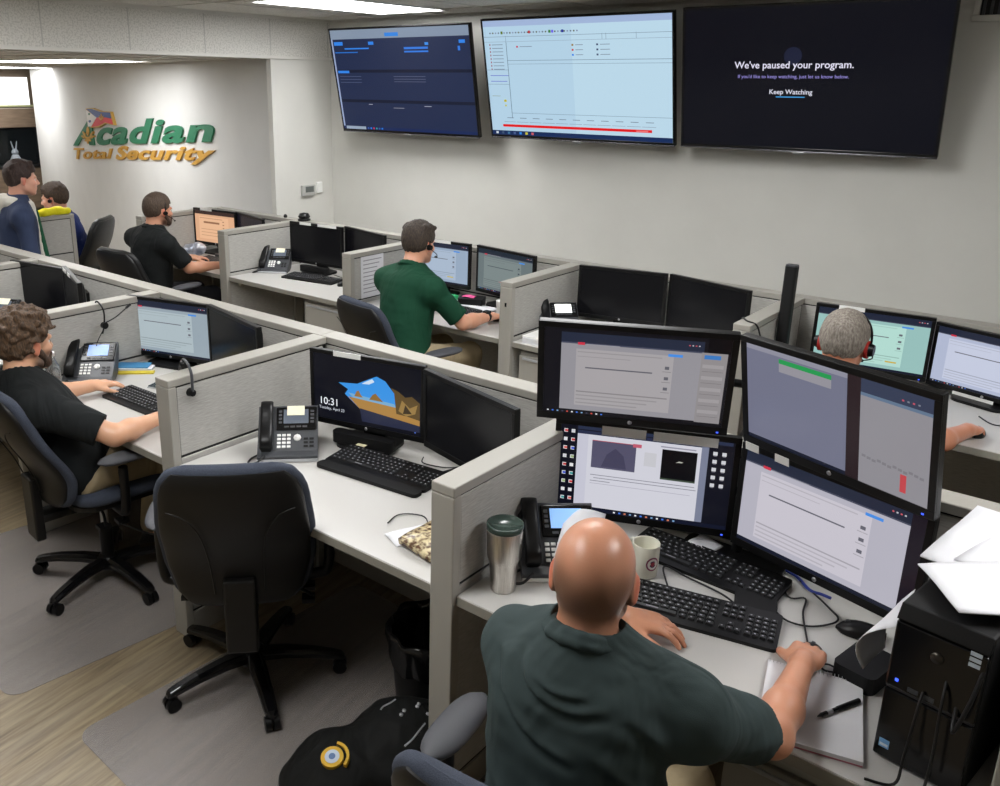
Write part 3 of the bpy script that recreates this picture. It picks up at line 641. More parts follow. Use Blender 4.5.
# ------------------------------------------------------------------ keyboards, mice, phones
def keyboard(label, x, y, rz, z=.7355, pitch=.0, wrist=False, n=1):
    t = thing('keyboard', label, 'keyboard', (x, y, z), rz, 'black computer keyboards')
    w, d = .455, .155; TT = T(rx=math.radians(4))
    mb = MB(); mb.slab(rrect(w, d, .012), .001+.002, .016, M_black, TT)
    mb.build('base', t, .003)
    k = MB(); rows = [(.058, 15, .0), (.034, 15, .0), (.015, 14, .004), (-.004, 13, .008), (-.023, 12, .012), (-.042, 0, 0)]
    def key(cx, cy, kw, kh=.0155):
        a, b = kw/2, kh/2; o = .0018
        k.add([(cx-a, cy-b, .016), (cx+a, cy-b, .016), (cx+a, cy+b, .016), (cx-a, cy+b, .016), (cx-a+o, cy-b+o, .0215), (cx+a-o, cy-b+o, .0215), (cx+a-o, cy+b-o, .0215), (cx-a+o, cy+b-o, .0215)],
              [(0, 1, 5, 4), (1, 2, 6, 5), (2, 3, 7, 6), (3, 0, 4, 7)], M_key, TT)
        k.add([(cx-a+o, cy-b+o, .0215), (cx+a-o, cy-b+o, .0215), (cx+a-o, cy+b-o, .0215), (cx-a+o, cy+b-o, .0215)], [(0, 1, 2, 3)], M_key, TT)
        k.add([(cx-a*.4, cy-.001, .02175), (cx+a*.15, cy-.001, .02175), (cx+a*.15, cy+.003, .02175), (cx-a*.4, cy+.003, .02175)], [(0, 1, 2, 3)], MATS['key_print'], TT)
    for y0, nk, off in rows:
        if nk:
            L_ = .285; p = L_/nk
            for i in range(nk): key(-.215+p*(i+.5), y0, p*.88)
        else:
            for i, (a, b) in enumerate(((-.215, -.193), (-.19, -.17), (-.167, -.147), (-.143, -.025), (-.02, 0), (.003, .023), (.026, .046), (.048, .07))): key((a+b)/2, y0, b-a-.002)
    for y0 in (.058, .034, .015):
        for i in range(3): key(.09+.019*i, y0, .0165)
    key(.109, -.023, .0165)
    for i in range(3): key(.09+.019*i, -.042, .0165)
    for y0 in (.034, .015, -.004, -.023, -.042):
        for i in range(4): key(.153+.019*i, y0, .0165)
    k.build('keys', t)
    if wrist: MB().slab(rrect(.455, .05, .018, cy=-.105), .0005, .014, M_black2).build('palm_rest', t, .005)
    return t
mat('key_print', (150, 150, 155), .6)
kb = keyboard('black keyboard in front of the beach cave monitor', -2.01, 2.16, .10, wrist=True)
def kcopy(label, x, y, rz):
    c = dup(kb, (x, y, .7355), rz, label)
    for k in kids(c):
        if k.name.startswith('palm_rest'): bpy.data.objects.remove(k)
kcopy('black keyboard under the curly haired man\'s hand', -3.26, 1.965, .02)
kcopy('black keyboard on the empty back row desk', -4.62, 4.20, .16)
kcopy('black keyboard in front of the green shirted man', -3.35, 4.18, -.03)
kcopy('black keyboard in front of the black shirted man', -5.62, 4.12, -.05)
kcopy('front black keyboard beside the bald man\'s left hand', -.775, 2.03, .23)
kcopy('rear black keyboard tucked under the lower stacked screens', -.84, 2.285, -.05)
kcopy('black keyboard of the grey haired man', -.86, 4.08, .0)

def mouse(label, x, y, rz, s=1.):
    mb = MB(); R = []
    for k in range(9):
        u = -1+2*k/8; ww = .031*math.sqrt(max(.02, 1-(abs(u)**2.6))); hh = .033*math.sqrt(max(.02, 1-((u+.15)**2)*.8))
        R.append([(ww*math.cos(a)*(1 if math.sin(a) < 0 else 1), u*.056, .0015+max(0, math.sin(a))*hh*.95) for a in [2*PI*j/20 for j in range(20)]])
    mb.rings(R, M_black)
    t = tag(mb.build('computer_mouse', loc=(x, y, .7355), rot=(0, 0, rz)), label, 'mouse', 'computer mice'); t.scale = (s, s, s)
    b = MB().cyl((-.0035, .030, .0225), (.0035, .030, .0225), .0075, M_grey, n=12).build('scroll_wheel', t)
    return t
mouse('large black mouse beside the computer tower', -.40, 2.235, 1.75, 1.05)
mouse('black mouse under the bald man\'s right hand', -.472, 2.045, -.05)
mouse('black mouse beside the keyboard on the empty back row desk', -4.32, 4.22, .1)
mouse('black mouse under the grey haired man\'s hand', -.43, 4.02, .0)
mouse('black mouse under the green shirted man\'s hand', -2.955, 4.19, .0)
mouse('small mouse behind the foreground divider, by the dark monitor', -1.52, 2.04, -.3)

M_lcd = {}
def phone(label, x, y, rz, lcd=(120, 126, 134), lit=0., note=None, edge=M_silver):
    t = thing('desk_phone', label, 'phone', (x, y, .7355), rz, 'black desk phones')
    w, d = .225, .205; a = math.radians(32)
    # wedge body: low front edge, raised back
    pr = [(0, .002), (0, .024), (.03, .034), (d*.92, .034+.13*.93), (d*.97, .15), (d, .13), (d*.7, .02), (d*.45, .002)]
    MB().rings([[(xx, y_, z_) for y_, z_ in pr] for xx in (0, w)], M_grey, smooth=False).build('body', t, .004)
    MB().box(.0, -.004, .002, w, .003, .014, edge).build('front_edge', t, .002)
    sl = math.atan2(.13*.93, d*.92-.03)
    F = T(0, .03, .0345, rx=sl)       # local frame on the sloping face: x right, y up the slope
    MB().box(.068, .088, .0, w-.004, .19, .006, M_gloss, F).build('display_panel', t, .004)
    MB().box(.095, .115, .006, w-.035, .178, .0075, mat('phone_lcd_%d_%d_%d' % lcd, lcd, .25, emit=lit)if lit else mat('phone_lcd', lcd, .25), F).build('display', t)
    mb = MB()
    for r in range(4):
        for c in range(3): mb.box(.072+.0185*c, .012+.0165*r, 0, .072+.0185*c+.014, .012+.0165*r+.0105, .0035, M_white, F)
    mb.build('keypad', t, .0015)
    mb = MB()
    for r in range(4):
        mb.box(.077, .116+.016*r, .006, .089, .126+.016*r, .008, M_grey, F); mb.box(w-.028, .116+.016*r, .006, w-.014, .126+.016*r, .008, M_grey, F)
    for c in range(4): mb.box(.098+.023*c, .097, .006, .116+.023*c, .105, .008, M_grey, F)
    for r in range(3):
        for c in range(2): mb.box(.172+.022*c, .014+.016*r, 0, .188+.022*c, .022+.016*r, .0025, M_black, F)
    mb.build('function_keys', t)
    MB().lathe([(.0, .0), (.0145, .0), (.0145, .004), (.006, .004), (.005, .006), (0, .006)], M_white, F @ T(.148, .055, 0), 8).build('navigation_key', t)
    h = MB(); pts = [(.034, .008, .030), (.034, .03, .048), (.034, .08, .056), (.034, .13, .056), (.034, .175, .046), (.034, .195, .026)]
    Rg = []
    for i, (px, yy, zz) in enumerate([(.033, -.002, .012), (.033, .0, .024), (.033, .03, .034), (.033, .06, .030), (.033, .14, .030), (.033, .17, .034), (.033, .20, .026), (.033, .205, .012)]):
        hw = .024 if 0 < i < 7 else .018; hh = .014 if i in (0, 7) else .017 if i in (2, 5) else .012
        Rg.append([(px+hw*(abs(math.cos(q))**.6)*math.copysign(1, math.cos(q)), yy, zz+hh*(abs(math.sin(q))**.6)*math.copysign(1, math.sin(q))-.002) for q in [2*PI*j/24 for j in range(24)]])
    h.rings(Rg, M_black, F); h.build('handset', t)
    if note: MB().box(.108, .15, .0085, .175, .192, .010, mat('sticky_note', note, .8), F).build('sticky_note', t)
    MB().tube([(.03, .0, .03), (.0, -.02, .012), (-.03, -.01, .006), (-.025, .03, .006), (.0, .05, .012)], .004, M_cable).build('coiled_cord', t)
    return t
phone('black desk phone with a cream note on its display, beside the empty chair', -2.405, 1.885, .80, (96, 104, 116), 0, (240, 236, 210))
phone('black desk phone with a blue lit display, in front of the curly haired man', -3.76, 1.84, .80, (110, 140, 200), .8)
phone('black desk phone with a white label, on the empty back row desk', -5.09, 4.08, .60, (80, 86, 92), 0, (240, 240, 240))
phone('desk phone with a glaring white display behind the stacked screens', -2.56, 4.05, .75, (240, 244, 240), 1.1)  # white emission stands in for light reflected off the display glass
phone('desk phone beside the steel tumbler, half behind the bald head', -1.20, 1.86, .72, (130, 170, 220), .8, None, M_white)
phone('black desk phone at the left edge with a small white note', -5.02, 1.95, .55, (60, 64, 70), 0, (238, 238, 232))

# ------------------------------------------------------------------ office chairs
def sring(cx, cy, z, hw, ht, e=2.6, n=40, bow=0.):
    out = []
    for j in range(n):
        q = 2*PI*j/n; c, s = math.cos(q), math.sin(q)
        x = hw*math.copysign(abs(c)**(2/e), c); y = ht*math.copysign(abs(s)**(2/e), s)
        out.append((cx+x, cy+y+bow*(x/.24)**2, z))
    return out
def lerp_prof(P, z):
    for a, b in zip(P, P[1:]):
        if z <= b[0]: u = (z-a[0])/(b[0]-a[0]); u = u*u*(3-2*u)*.5+u*.5; return a[1]+(b[1]-a[1])*u
    return P[-1][1]
def office_chair(label, x, y, rz, fab=None, top=1.02, rec=.16, arms=True, seatz=.0, vinyl=False, spin=.42, zb=.44):
    fab = fab or (M_vinyl if vinyl else M_chairfab)
    t = thing('office_chair', label, 'chair', (x, y, 0), rz, 'swivel office chairs')
    # base: five legs, each with its caster
    MB().lathe([(0, .055), (.045, .055), (.05, .075), (.045, .105), (.03, .115), (0, .115)], M_black).build('base_hub', t)
    for k in range(5):
        a = 2*PI*k/5+spin; R = T(rz=a)
        mb = MB(); rings = []
        for r, z, hw, hh in ((.02, .088, .032, .020), (.12, .094, .030, .018), (.22, .087, .026, .016), (.29, .076, .024, .014), (.325, .068, .021, .012), (.335, .062, .010, .006)):
            rings.append([(r, hw*cx_, z+hh*cz) for cx_, cz in ((-1, -.8), (1, -.8), (1, .3), (.55, 1), (-.55, 1), (-1, .3))])
        mb.rings(rings, M_gloss, R, smooth=False); lg = mb.build('leg', t, .003)
        c = MB()
        for s in (-1, 1): c.cyl((.318, s*.005, .0265), (.318, s*.024, .0265), .0255, M_black, n=20, T=R)
        c.cyl((.318, 0, .03), (.318, 0, .064), .007, M_grey, n=10, T=R); c.build('caster', lg, .002)
    MB().cyl((0, 0, .10), (0, 0, .25), .028, M_black).cyl((0, 0, .25), (0, 0, .40+seatz), .016, M_silver).build('gas_column', t)
    z0 = .40+seatz
    MB().box(-.085, -.12, z0-.005, .085, .11, z0+.03, M_black).box(-.14, -.10, z0+.022, .14, .15, z0+.036, M_black).build('seat_mechanism', t, .008)
    for s, yy in ((1, .02), (1, -.06), (-1, 0)): MB().tube([(s*.07, yy, z0+.01), (s*.17, yy-.01, z0-.005), (s*.23, yy-.03, z0-.03)], .006, M_black).box(s*.21-.02, yy-.055, z0-.045, s*.21+.025, yy-.01, z0-.03, M_black).build('lever', t)
    # seat cushion, lofted front to back
    mb = MB(); R = []
    for u in np.linspace(-1, 1, 15):
        hw = .235*(1-abs(u)**5*.35)*(1 if abs(u) < .99 else .8); th = .042*(1-abs(u)**6*.75); yy = .03+u*.225; zz = z0+.078-.018*max(0, u-.4)**2*4
        R.append([(px, yy, zz+pz-(yy-yy)) for px, pz in [(hw*math.copysign(abs(math.cos(q))**.5, math.cos(q)), th*math.copysign(abs(math.sin(q))**.7, math.sin(q))) for q in [2*PI*j/36 for j in range(36)]]])
    mb.rings(R, fab); mb.build('seat', t)
    MB().slab([(a*.96, b*.96) for a, b in rrect(.44, .43, .1, cy=.03)], z0+.03, z0+.05, M_shell).build('seat_pan', t, .006)
    # backrest
    H = top-zb; W = [(.0, .14), (.04, .185), (.12, .22), (.30, .247), (.55, .248), (.80, .234), (.91, .214), (.965, .185), (1., .13)]
    def yb(v): return -.215-rec*v*H/.56+.05*math.exp(-((v-.28)/.25)**2)-.02
    R = []; RS = []
    zs = sorted(set(list(np.linspace(0, 1, 19))+[.015, .03, .96, .98, .99]))
    for v in zs:
        hw = lerp_prof(W, v); e_ = min(1, math.sqrt(max(0, 1-max(0, (v-.93)/.07)**2)))*min(1, math.sqrt(max(0.0, 1-max(0, (.05-v)/.05)**2)))
        th = .034*max(.12, e_); R.append(sring(0, yb(v), zb+H*v, hw, th, 3., bow=.03))
    MB().rings(R, fab).build('backrest', t)
    for v in [q for q in zs if .02 <= q <= .965]:
        hw = lerp_prof(W, v)*.93; e_ = min(1, math.sqrt(max(0, 1-max(0, (v-.85)/.12)**2)))*min(1, math.sqrt(max(0.0, 1-max(0, (.10-v)/.09)**2)))
        RS.append(sring(0, yb(v)-.024, zb+H*v, hw*(.9+.1*e_), .026*max(.2, e_), 3.2, bow=.03))
    sh = MB().rings(RS, M_shell if not vinyl else fab).build('back_shell', t)
    if not vinyl:
        g = MB()
        for s in (-1, 1):
            g.tube([(s*.19, yb(.78)-.053+.02, zb+H*.74), (s*.14, yb(.70)-.051, zb+H*.70), (s*.10, yb(.6)-.0505, zb+H*.58), (s*.085, yb(.4)-.0505, zb+H*.35), (s*.08, yb(.12)-.047, zb+H*.12)], .0025, M_shell, n=6)
        g.build('contour_groove', sh)
    MB().box(-.052, yb(.1)-.08, z0-.10, .052, yb(.1)-.04, zb+H*.22, M_shell).box(-.045, yb(.1)-.06, z0-.03, .045, -.05, z0+.005, M_shell).build('back_support', t, .008)
    if arms:
        for s in (-1, 1):
            ar = MB().box(s*.15-.02, -.05, z0+.02, s*.275+.0 if s > 0 else s*.15+.02, .02, z0+.035, M_black) if False else MB()
            ar.tube([(s*.12, -.02, z0+.025), (s*.25, -.02, z0+.02), (s*.285, -.02, z0+.06), (s*.29, -.02, z0+.23)], .019, M_black, n=10); ar.build('armrest', t)
            R = []
            for u in np.linspace(-1, 1, 13):
                k = math.sqrt(max(.03, 1-abs(u)**3)); R.append([(s*0.285+.048*k*math.cos(q), .015+u*.13, z0+.268+.02*k*math.sin(q)) for q in [2*PI*j/20 for j in range(20)]])
            MB().rings(R, M_pad).build('arm_pad', t)
    return t
office_chair('empty black-backed office chair in the foreground, pulled out from the worktop', -2.25, 1.70, math.radians(47), spin=-.052)
office_chair('dark blue grey office chair with the curly haired man in it', -3.25, 1.71, math.radians(-6), top=.98, rec=.17, spin=.10, zb=.46)
office_chair('dark blue grey office chair under the green shirted man', -3.20, 3.66, math.radians(-12), top=.97, rec=.15)
office_chair('black padded vinyl chair under the black shirted man', -5.63, 3.60, math.radians(5), top=.97, vinyl=True)
office_chair('tall black vinyl chair at the far left, under the man in navy', -7.12, 3.66, math.radians(128), top=1.0, vinyl=True, rec=.14)
office_chair('office chair with grey arm pads under the bald man', -.745, 1.37, math.radians(8), top=.93, rec=.16, spin=.2)
office_chair('black office chair hidden under the grey haired man', -.86, 3.48, 0, vinyl=True, top=.9)

# ------------------------------------------------------------------ people
def skin_mat():
    m, nt, b = node_mat('skin'); a = nt.nodes.new('ShaderNodeVertexColor'); a.layer_name = 'tone'
    n = nt.nodes.new('ShaderNodeTexNoise'); n.inputs['Scale'].default_value = 260.; bp = nt.nodes.new('ShaderNodeBump'); bp.inputs['Strength'].default_value = .12; bp.inputs['Distance'].default_value = .002
    tc = nt.nodes.new('ShaderNodeTexCoord'); nt.links.new(tc.outputs['Object'], n.inputs['Vector']); nt.links.new(n.outputs['Fac'], bp.inputs['Height']); nt.links.new(bp.outputs['Normal'], b.inputs['Normal'])
    nt.links.new(a.outputs['Color'], b.inputs['Base Color']); b.inputs['Roughness'].default_value = .36
    b.inputs['Subsurface Weight'].default_value = .12; b.inputs['Subsurface Radius'].default_value = (1, .35, .2); b.inputs['Subsurface Scale'].default_value = .006
    return m
M_skin = skin_mat()
def hair_mat(name, c1, c2): return noise_mat(name, c1, c2, (1, 1, .35), 160., .7, .9, 4., .35, .65)
def cloth(name, rgb, rough=.85):
    if name in MATS: return MATS[name]
    m, nt, b = node_mat(name); L = nt.links.new
    tc = nt.nodes.new('ShaderNodeTexCoord'); w = nt.nodes.new('ShaderNodeTexNoise'); w.inputs['Scale'].default_value = 7.; w.inputs['Detail'].default_value = 2.; w.inputs['Distortion'].default_value = 1.2
    f = nt.nodes.new('ShaderNodeTexNoise'); f.inputs['Scale'].default_value = 700.
    mp = nt.nodes.new('ShaderNodeMapping'); mp.inputs['Scale'].default_value = (1, 1, .45)
    b1 = nt.nodes.new('ShaderNodeBump'); b1.inputs['Strength'].default_value = .7; b1.inputs['Distance'].default_value = .03
    b2 = nt.nodes.new('ShaderNodeBump'); b2.inputs['Strength'].default_value = .35; b2.inputs['Distance'].default_value = .001
    L(tc.outputs['Object'], mp.inputs['Vector']); L(mp.outputs['Vector'], w.inputs['Vector']); L(tc.outputs['Object'], f.inputs['Vector']); L(w.outputs['Fac'], b1.inputs['Height']); L(f.outputs['Fac'], b2.inputs['Height'])
    L(b1.outputs['Normal'], b2.inputs['Normal']); L(b2.outputs['Normal'], b.inputs['Normal'])
    b.inputs['Base Color'].default_value = lin(*rgb); b.inputs['Roughness'].default_value = rough; b.inputs['Specular IOR Level'].default_value = .25
    MATS[name] = m; return m
def frame(fwd, up=(0, 0, 1)):
    f = Vector(fwd).normalized(); r = f.cross(Vector(up)).normalized(); u = r.cross(f)
    return r, f, u
def npf(r, f, u): return np.array([[r.x, f.x, u.x], [r.y, f.y, u.y], [r.z, f.z, u.z]])
def hand_prims(wrist, fdir, back, side, curl=.5, s=1., spread=.06, fcurl=None):
    """palm, four fingers of unequal length and a thumb; back: direction out of the back of the hand; side: +1 when the thumb lies on the +x side"""
    f = Vector(fdir).normalized(); b = Vector(back); b = (b-f*b.dot(f)).normalized(); x = f.cross(b)*side
    W = Vector(wrist); P = lambda a, c, d: W+(x*a+f*c+b*d)*s
    out = [('e', P(0, .048, 0), (.040*s, .050*s, .0135*s), npf(x, f, b)), ('c', P(0, -.01, 0), P(0, .03, 0), .024*s, .025*s), ('c', P(.024, .03, -.002), P(.026, .085, 0), .013*s, .011*s), ('c', P(-.024, .03, -.002), P(-.028, .08, -.002), .012*s, .010*s)]
    fp = []
    for i, (ax, L) in enumerate(((.029, .070), (.010, .079), (-.010, .073), (-.029, .058))):
        a = (ax/.03)*spread; p = P(ax, .086-(.006 if i in (0,) else 0)-(.01 if i == 3 else 0), 0); d = (f*math.cos(a)+x*math.sin(a)); th = 0.; seg = (.44, .31, .25); r = .0092 if i < 3 else .0080
        cc = (fcurl[i] if fcurl else curl)
        for k in range(3):
            th += cc*(.55, 1., .7)[k]; q = p+(d*math.cos(th)-b*math.sin(th))*L*seg[k]*s
            fp.append(('c', p, q, r*s*(1-.09*k), r*s*(.93-.09*k))); p = q
    p = P(.028, .022, -.004)
    for k, (L, ang, dn_) in enumerate(((.040, .62, .28), (.031, .35, .38), (.025, .15, .45))):
        q = p+(f*math.cos(ang)+x*math.sin(ang)-b*dn_).normalized()*L*s; fp.append(('c', p, q, (.0135, .0115, .0105)[k]*s, (.0115, .0105, .009)[k]*s)); p = q
    return out, fp
def head_prims(c, fwd, up, s):
    r, f, u = frame(fwd, up); Mx = npf(r, f, u); P = lambda a, b, d: Vector(c)+(r*a+f*b+u*d)*s
    E = lambda a, b, d, x, y, z: ('e', P(a, b, d), (x*s, y*s, z*s), Mx)
    C = lambda a, b, ra, rb: ('c', P(*a), P(*b), ra*s, rb*s)
    big = [E(0, -.018, .035, .078, .097, .088), E(0, -.045, .005, .070, .068, .070), E(0, .032, -.03, .062, .060, .072), C((-.05, .0, -.05), (-.018, .066, -.088), .019, .017), C((.05, .0, -.05), (.018, .066, -.088), .019, .017), E(0, .066, -.090, .026, .018, .018)]
    fine = [C((-.034, .079, .022), (.034, .079, .022), .011, .011), C((0, .086, .018), (0, .108, -.022), .007, .010), E(0, .104, -.027, .0125, .012, .010), E(-.013, .094, -.030, .008, .009, .007), E(.013, .094, -.030, .008, .009, .007),
            E(-.04, .058, -.02, .024, .026, .02), E(.04, .058, -.02, .024, .026, .02), C((-.018, .087, -.054), (.018, .087, -.054), .0065, .0065), C((-.016, .086, -.063), (.016, .086, -.063), .0075, .0075)]
    ears = []
    for sd in (-1, 1):
        fe = (r*sd*.85-f*.5).normalized(); re_ = fe.cross(u); m_ = npf(re_, fe, u)
        ears += [('e', P(sd*.079, -.012, -.004), (.019*s, .007*s, .032*s), m_), ('e', P(sd*.078, -.008, -.028), (.011*s, .008*s, .014*s), m_)]
    return big, fine, ears, P, (r, f, u)
def to_obj(fl, name, m, root, tone=None):
    me = fl.mesh(name); me.transform(Matrix.Translation(-Vector(root.location)))
    me.materials.append(m)
    if tone:
        n = len(me.vertices); co = np.empty(n*3, np.float32); me.vertices.foreach_get('co', co); co = co.reshape(-1, 3)+np.array(root.location, np.float32)
        ca = me.color_attributes.new('tone', 'FLOAT_COLOR', 'POINT'); cc = np.ones((n, 4), np.float32); cc[:, :3] = tone(co); ca.data.foreach_set('color', cc.ravel())
    o = bpy.data.objects.new(name, me); COL.objects.link(o); o.parent = root; return o
def bounds(prims, pad=.04):
    lo = np.full(3, 1e9); hi = -lo
    for p in prims:
        if p[0] == 'c':
            for q, r in ((p[1], p[3]), (p[2], p[4])): lo = np.minimum(lo, np.array(q)-r); hi = np.maximum(hi, np.array(q)+r)
        else: lo = np.minimum(lo, np.array(p[1])-max(p[2])); hi = np.maximum(hi, np.array(p[1])+max(p[2]))
    return lo-pad, hi+pad
V = Vector
def person(label, head, hf, neck, sh, el, wr, hd, pelvis, knees, ankles, shirt, pants, skin=(206, 150, 120), hair='short', haircol=((46, 34, 26), (70, 54, 42)), vox=.006, bulk=1., hs=1., hup=(0, 0, 1),
           sleeve=.72, curls=(.5, .5), fc=(None, None), beard=None, collar=True, long_sleeve=False, shoes=((20, 20, 22)), seed=1, hsize=1., backs=((0, 0, 1), (0, 0, 1)), wr_amp=.0035, folds=None):
    root = thing('person', label, 'person', (pelvis[0], pelvis[1], 0))
    head, neck, pelvis = V(head), V(neck), V(pelvis); sh = [V(a) for a in sh]; el = [V(a) for a in el]; wr = [V(a) for a in wr]; kn = [V(a) for a in knees]; an = [V(a) for a in ankles]
    rt_ = (sh[1]-sh[0]).normalized(); up_ = (neck-pelvis).normalized(); fw_ = up_.cross(rt_).normalized(); rt_ = fw_.cross(up_); Mx = npf(rt_, fw_, up_)
    big, fine, ears, HP, hfr = head_prims(head, hf, hup, hs)
    ax = neck-pelvis; S = lambda t, f=0., r=0.: pelvis+ax*t+fw_*f+rt_*r
    hips = [pelvis-rt_*.09, pelvis+rt_*.09]
    # torso masses, used thin for the body and full for the shirt
    def torso(g):
        B = bulk
        return [('e', S(.02), ((.165*B+g), .125*B+g, .13+g), Mx), ('e', S(.28, .015), (.155*B+g, .125*B+g, .17+g), Mx), ('e', S(.58, -.0), (.168*B+g, .125*B+g, .17+g), Mx),
                ('e', S(.80, -.012), (.165*B+g, .105*B+g, .12+g), Mx), ('c', sh[0]-fw_*.01, sh[1]-fw_*.01, .058*B+g, .058*B+g), ('c', S(1.03, .005), sh[0]+up_*.012-fw_*.01, .050+g, .056*B+g), ('c', S(1.03, .005), sh[1]+up_*.012-fw_*.01, .050+g, .056*B+g)]
    arm = []
    for i in (0, 1):
        arm += [('c', sh[i], el[i], .054*bulk, .041), ('c', el[i], el[i].lerp(wr[i], .35), .040, .041), ('c', el[i].lerp(wr[i], .35), wr[i], .041, .0265)]
    legs = []
    for i in (0, 1): legs += [('c', hips[i], kn[i], .085, .058), ('c', kn[i], an[i], .055, .038), ('c', an[i], an[i]+V((fw_.x, fw_.y, 0)).normalized()*.15-V((0, 0, .045)), .035, .03)]
    neckp = [('c', HP(0, -.03, -.04), neck-fw_*.005, .056*hs, .062), ('c', neck, S(.85), .06, .07)]
    hp, hfp = [], []
    for i in (0, 1):
        a, b = hand_prims(wr[i], hd[i], backs[i], 1 if i == 0 else -1, curls[i], hsize, fcurl=fc[i]); hp += a; hfp += b
    # the body: one continuous skin from head to feet
    allp = big+neckp+torso(-.022)+arm+legs+hp+hfp; lo, hi = bounds(allp); lo[2] = max(lo[2], -.0)
    F = Field(lo, hi, vox)
    for p in torso(-.022)+legs: F.put(p, .04)
    for p in neckp+arm: F.put(p, .022)
    for p in big: F.put(p, .022)
    for p in fine: F.put(p, .010)
    for p in ears: F.put(p, .006)
    for p in hp: F.put(p, .014)
    G_ = Field(lo, hi, vox)
    for p in hfp: G_.put(p, .0025)
    F.union(G_, .006)
    for sd in (-1, 1): F.put(('e', HP(sd*.031, .088, .004), (.012*hs, .009*hs, .007*hs), npf(*hfr)), .004, True)
    sk = np.array(lin(*skin)[:3]); hc = np.array(lin(*haircol[0])[:3]); R_, F_, U_ = [np.array(a) for a in hfr]; hc0 = np.array(head)
    def tone(co):
        q = (co-hc0)/hs; x, y, z = q@R_, q@F_, q@U_; col = np.tile(sk, (len(co), 1))
        earm = np.clip((np.abs(x)-.078)/.006, 0, 1)*(np.abs(z+.01) < .045)*(np.abs(y) < .05)
        lip = (np.abs(x) < .021)*(y > .084)*(np.abs(z+.059) < .011)
        red = np.clip(earm*.75+lip*.6+.25*np.exp(-(((np.abs(x)-.04)/.02)**2+((z+.02)/.02)**2))*(y > .05), 0, 1)[:, None]
        col = col*(1-red)+(sk*np.array([1.0, .52, .50]))*red
        hd_ = (np.abs(x) < .1)*(np.abs(y) < .14)*(z > -.11)*(z < .15)
        if hair == 'bald':
            nz = np.sin(x*90+1)*np.sin(y*80)*.004
            line = .028+.32*np.clip(-(y), -.05, .1)*.2-.012*np.cos(x*40)
            st = 1/(1+np.exp((z-line+nz)/.012)); low = 1/(1+np.exp(-(z+.072-.0*y)/.010)); fr = 1/(1+np.exp((y-.035)/.012))
            s_ = (st*low*fr*hd_*.8*(1-np.clip(earm*3, 0, 1)))[:, None]; col = col*(1-s_)+(hc*1.0)*s_
            top = (1/(1+np.exp(-(z-.06)/.02))*hd_)[:, None]*.12; col = col*(1-top)+col*np.array([1.06, .92, .88])*top
        if beard: 
            bz = (hd_*(1/(1+np.exp((z+.028+.1*np.clip(.04-y, 0, .1))/.006)))*(1/(1+np.exp(-(y+.005)/.008)))*(1/(1+np.exp(-(z+.115)/.008)))*(1-lip))[:, None]*.8
            col = col*(1-bz)+np.array(lin(*beard)[:3])*bz
        return col
    to_obj(F, 'body', M_skin, root, tone)
    eye = MB()
    for sd in (-1, 1):
        eye.lathe([(.0115*math.sin(a), -.0115*math.cos(a)) for a in [PI*k/10 for k in range(11)]], MATS['eye_white'], Matrix.Translation(HP(sd*.031, .0705, .003)-V(root.location)), 16)
        eye.lathe([(0, 0), (.0055, 0), (.0055, .001), (0, .0012)], MATS['eye_dark'], Matrix.Translation(HP(sd*.031, .0819, .003)-V(root.location)) @ V(hfr[1]).to_track_quat('Z', 'Y').to_matrix().to_4x4(), 12)
    eye.build('eyes', root)
    # shirt
    g = .010; sp = torso(g); hemz = S(-.12 if not long_sleeve else -.22)
    sl = []
    for i in (0, 1):
        if long_sleeve:
            sl += [('c', sh[i], el[i], .064*bulk, .055), ('c', el[i], wr[i], .056, .042, [(wr[i]-(wr[i]-el[i]).normalized()*.0, (wr[i]-el[i]).normalized())])]
        else:
            d = (el[i]-sh[i]); e = sh[i]+d*sleeve; sl += [('c', sh[i], sh[i]+d*(sleeve+.1), .068*bulk, .064, [(e, d.normalized())])]
    lo, hi = bounds(sp+sl, .03); Sh = Field(lo, hi, vox)
    for p in sp: Sh.put(p, .05)
    for p in sl: Sh.put(p, .03)
    Sh.wrinkle(wr_amp, 24., seed, (1, 1, .6)); Sh.wrinkle(wr_amp*.5, 55., seed+5, (.6, .6, 1.4))
    if folds:
        i0, i1, P_ = Sh.grid(Sh.lo, Sh.lo+Sh.n*Sh.vox); q = P_-np.array(neck); rc_, uc_, fc_ = q@np.array(rt_), q@np.array(up_), q@np.array(fw_)
        for pts, wd_, amp in folds:
            pts = [V((a, b, 0)) for a, b in pts]; pts = [(p.x, p.y) for p in smooth_path(pts, 5)]; dm = np.full(rc_.shape, 9., np.float32); sg = np.zeros(rc_.shape, np.float32); tg = sg.copy()
            for ii, (a, b) in enumerate(zip(pts, pts[1:])):
                dx, dy = b[0]-a[0], b[1]-a[1]; h_ = np.clip(((rc_-a[0])*dx+(uc_-a[1])*dy)/(dx*dx+dy*dy), 0, 1); ex, ey = rc_-a[0]-h_*dx, uc_-a[1]-h_*dy; d_ = np.hypot(ex, ey); m_ = d_ < dm
                dm = np.where(m_, d_, dm); sg = np.where(m_, (ey*dx-ex*dy), sg); tg = np.where(m_, (ii+h_)/(len(pts)-1), tg)
            s_ = dm*np.sign(sg)/wd_; Sh.a = Sh.a-(amp*np.sin(PI*np.clip(tg, 0, 1))*1.25*(np.exp(-(s_-.6)**2)-.8*np.exp(-(s_+.9)**2))*(fc_ < .02)).astype(np.float32)
    nu = (HP(0, -.03, -.04)-neck).normalized(); Sh.put(('c', neck+nu*.05, neck+nu*.2, .068, .09), .01, True) if collar else None; Sh.cut(hemz, -up_)
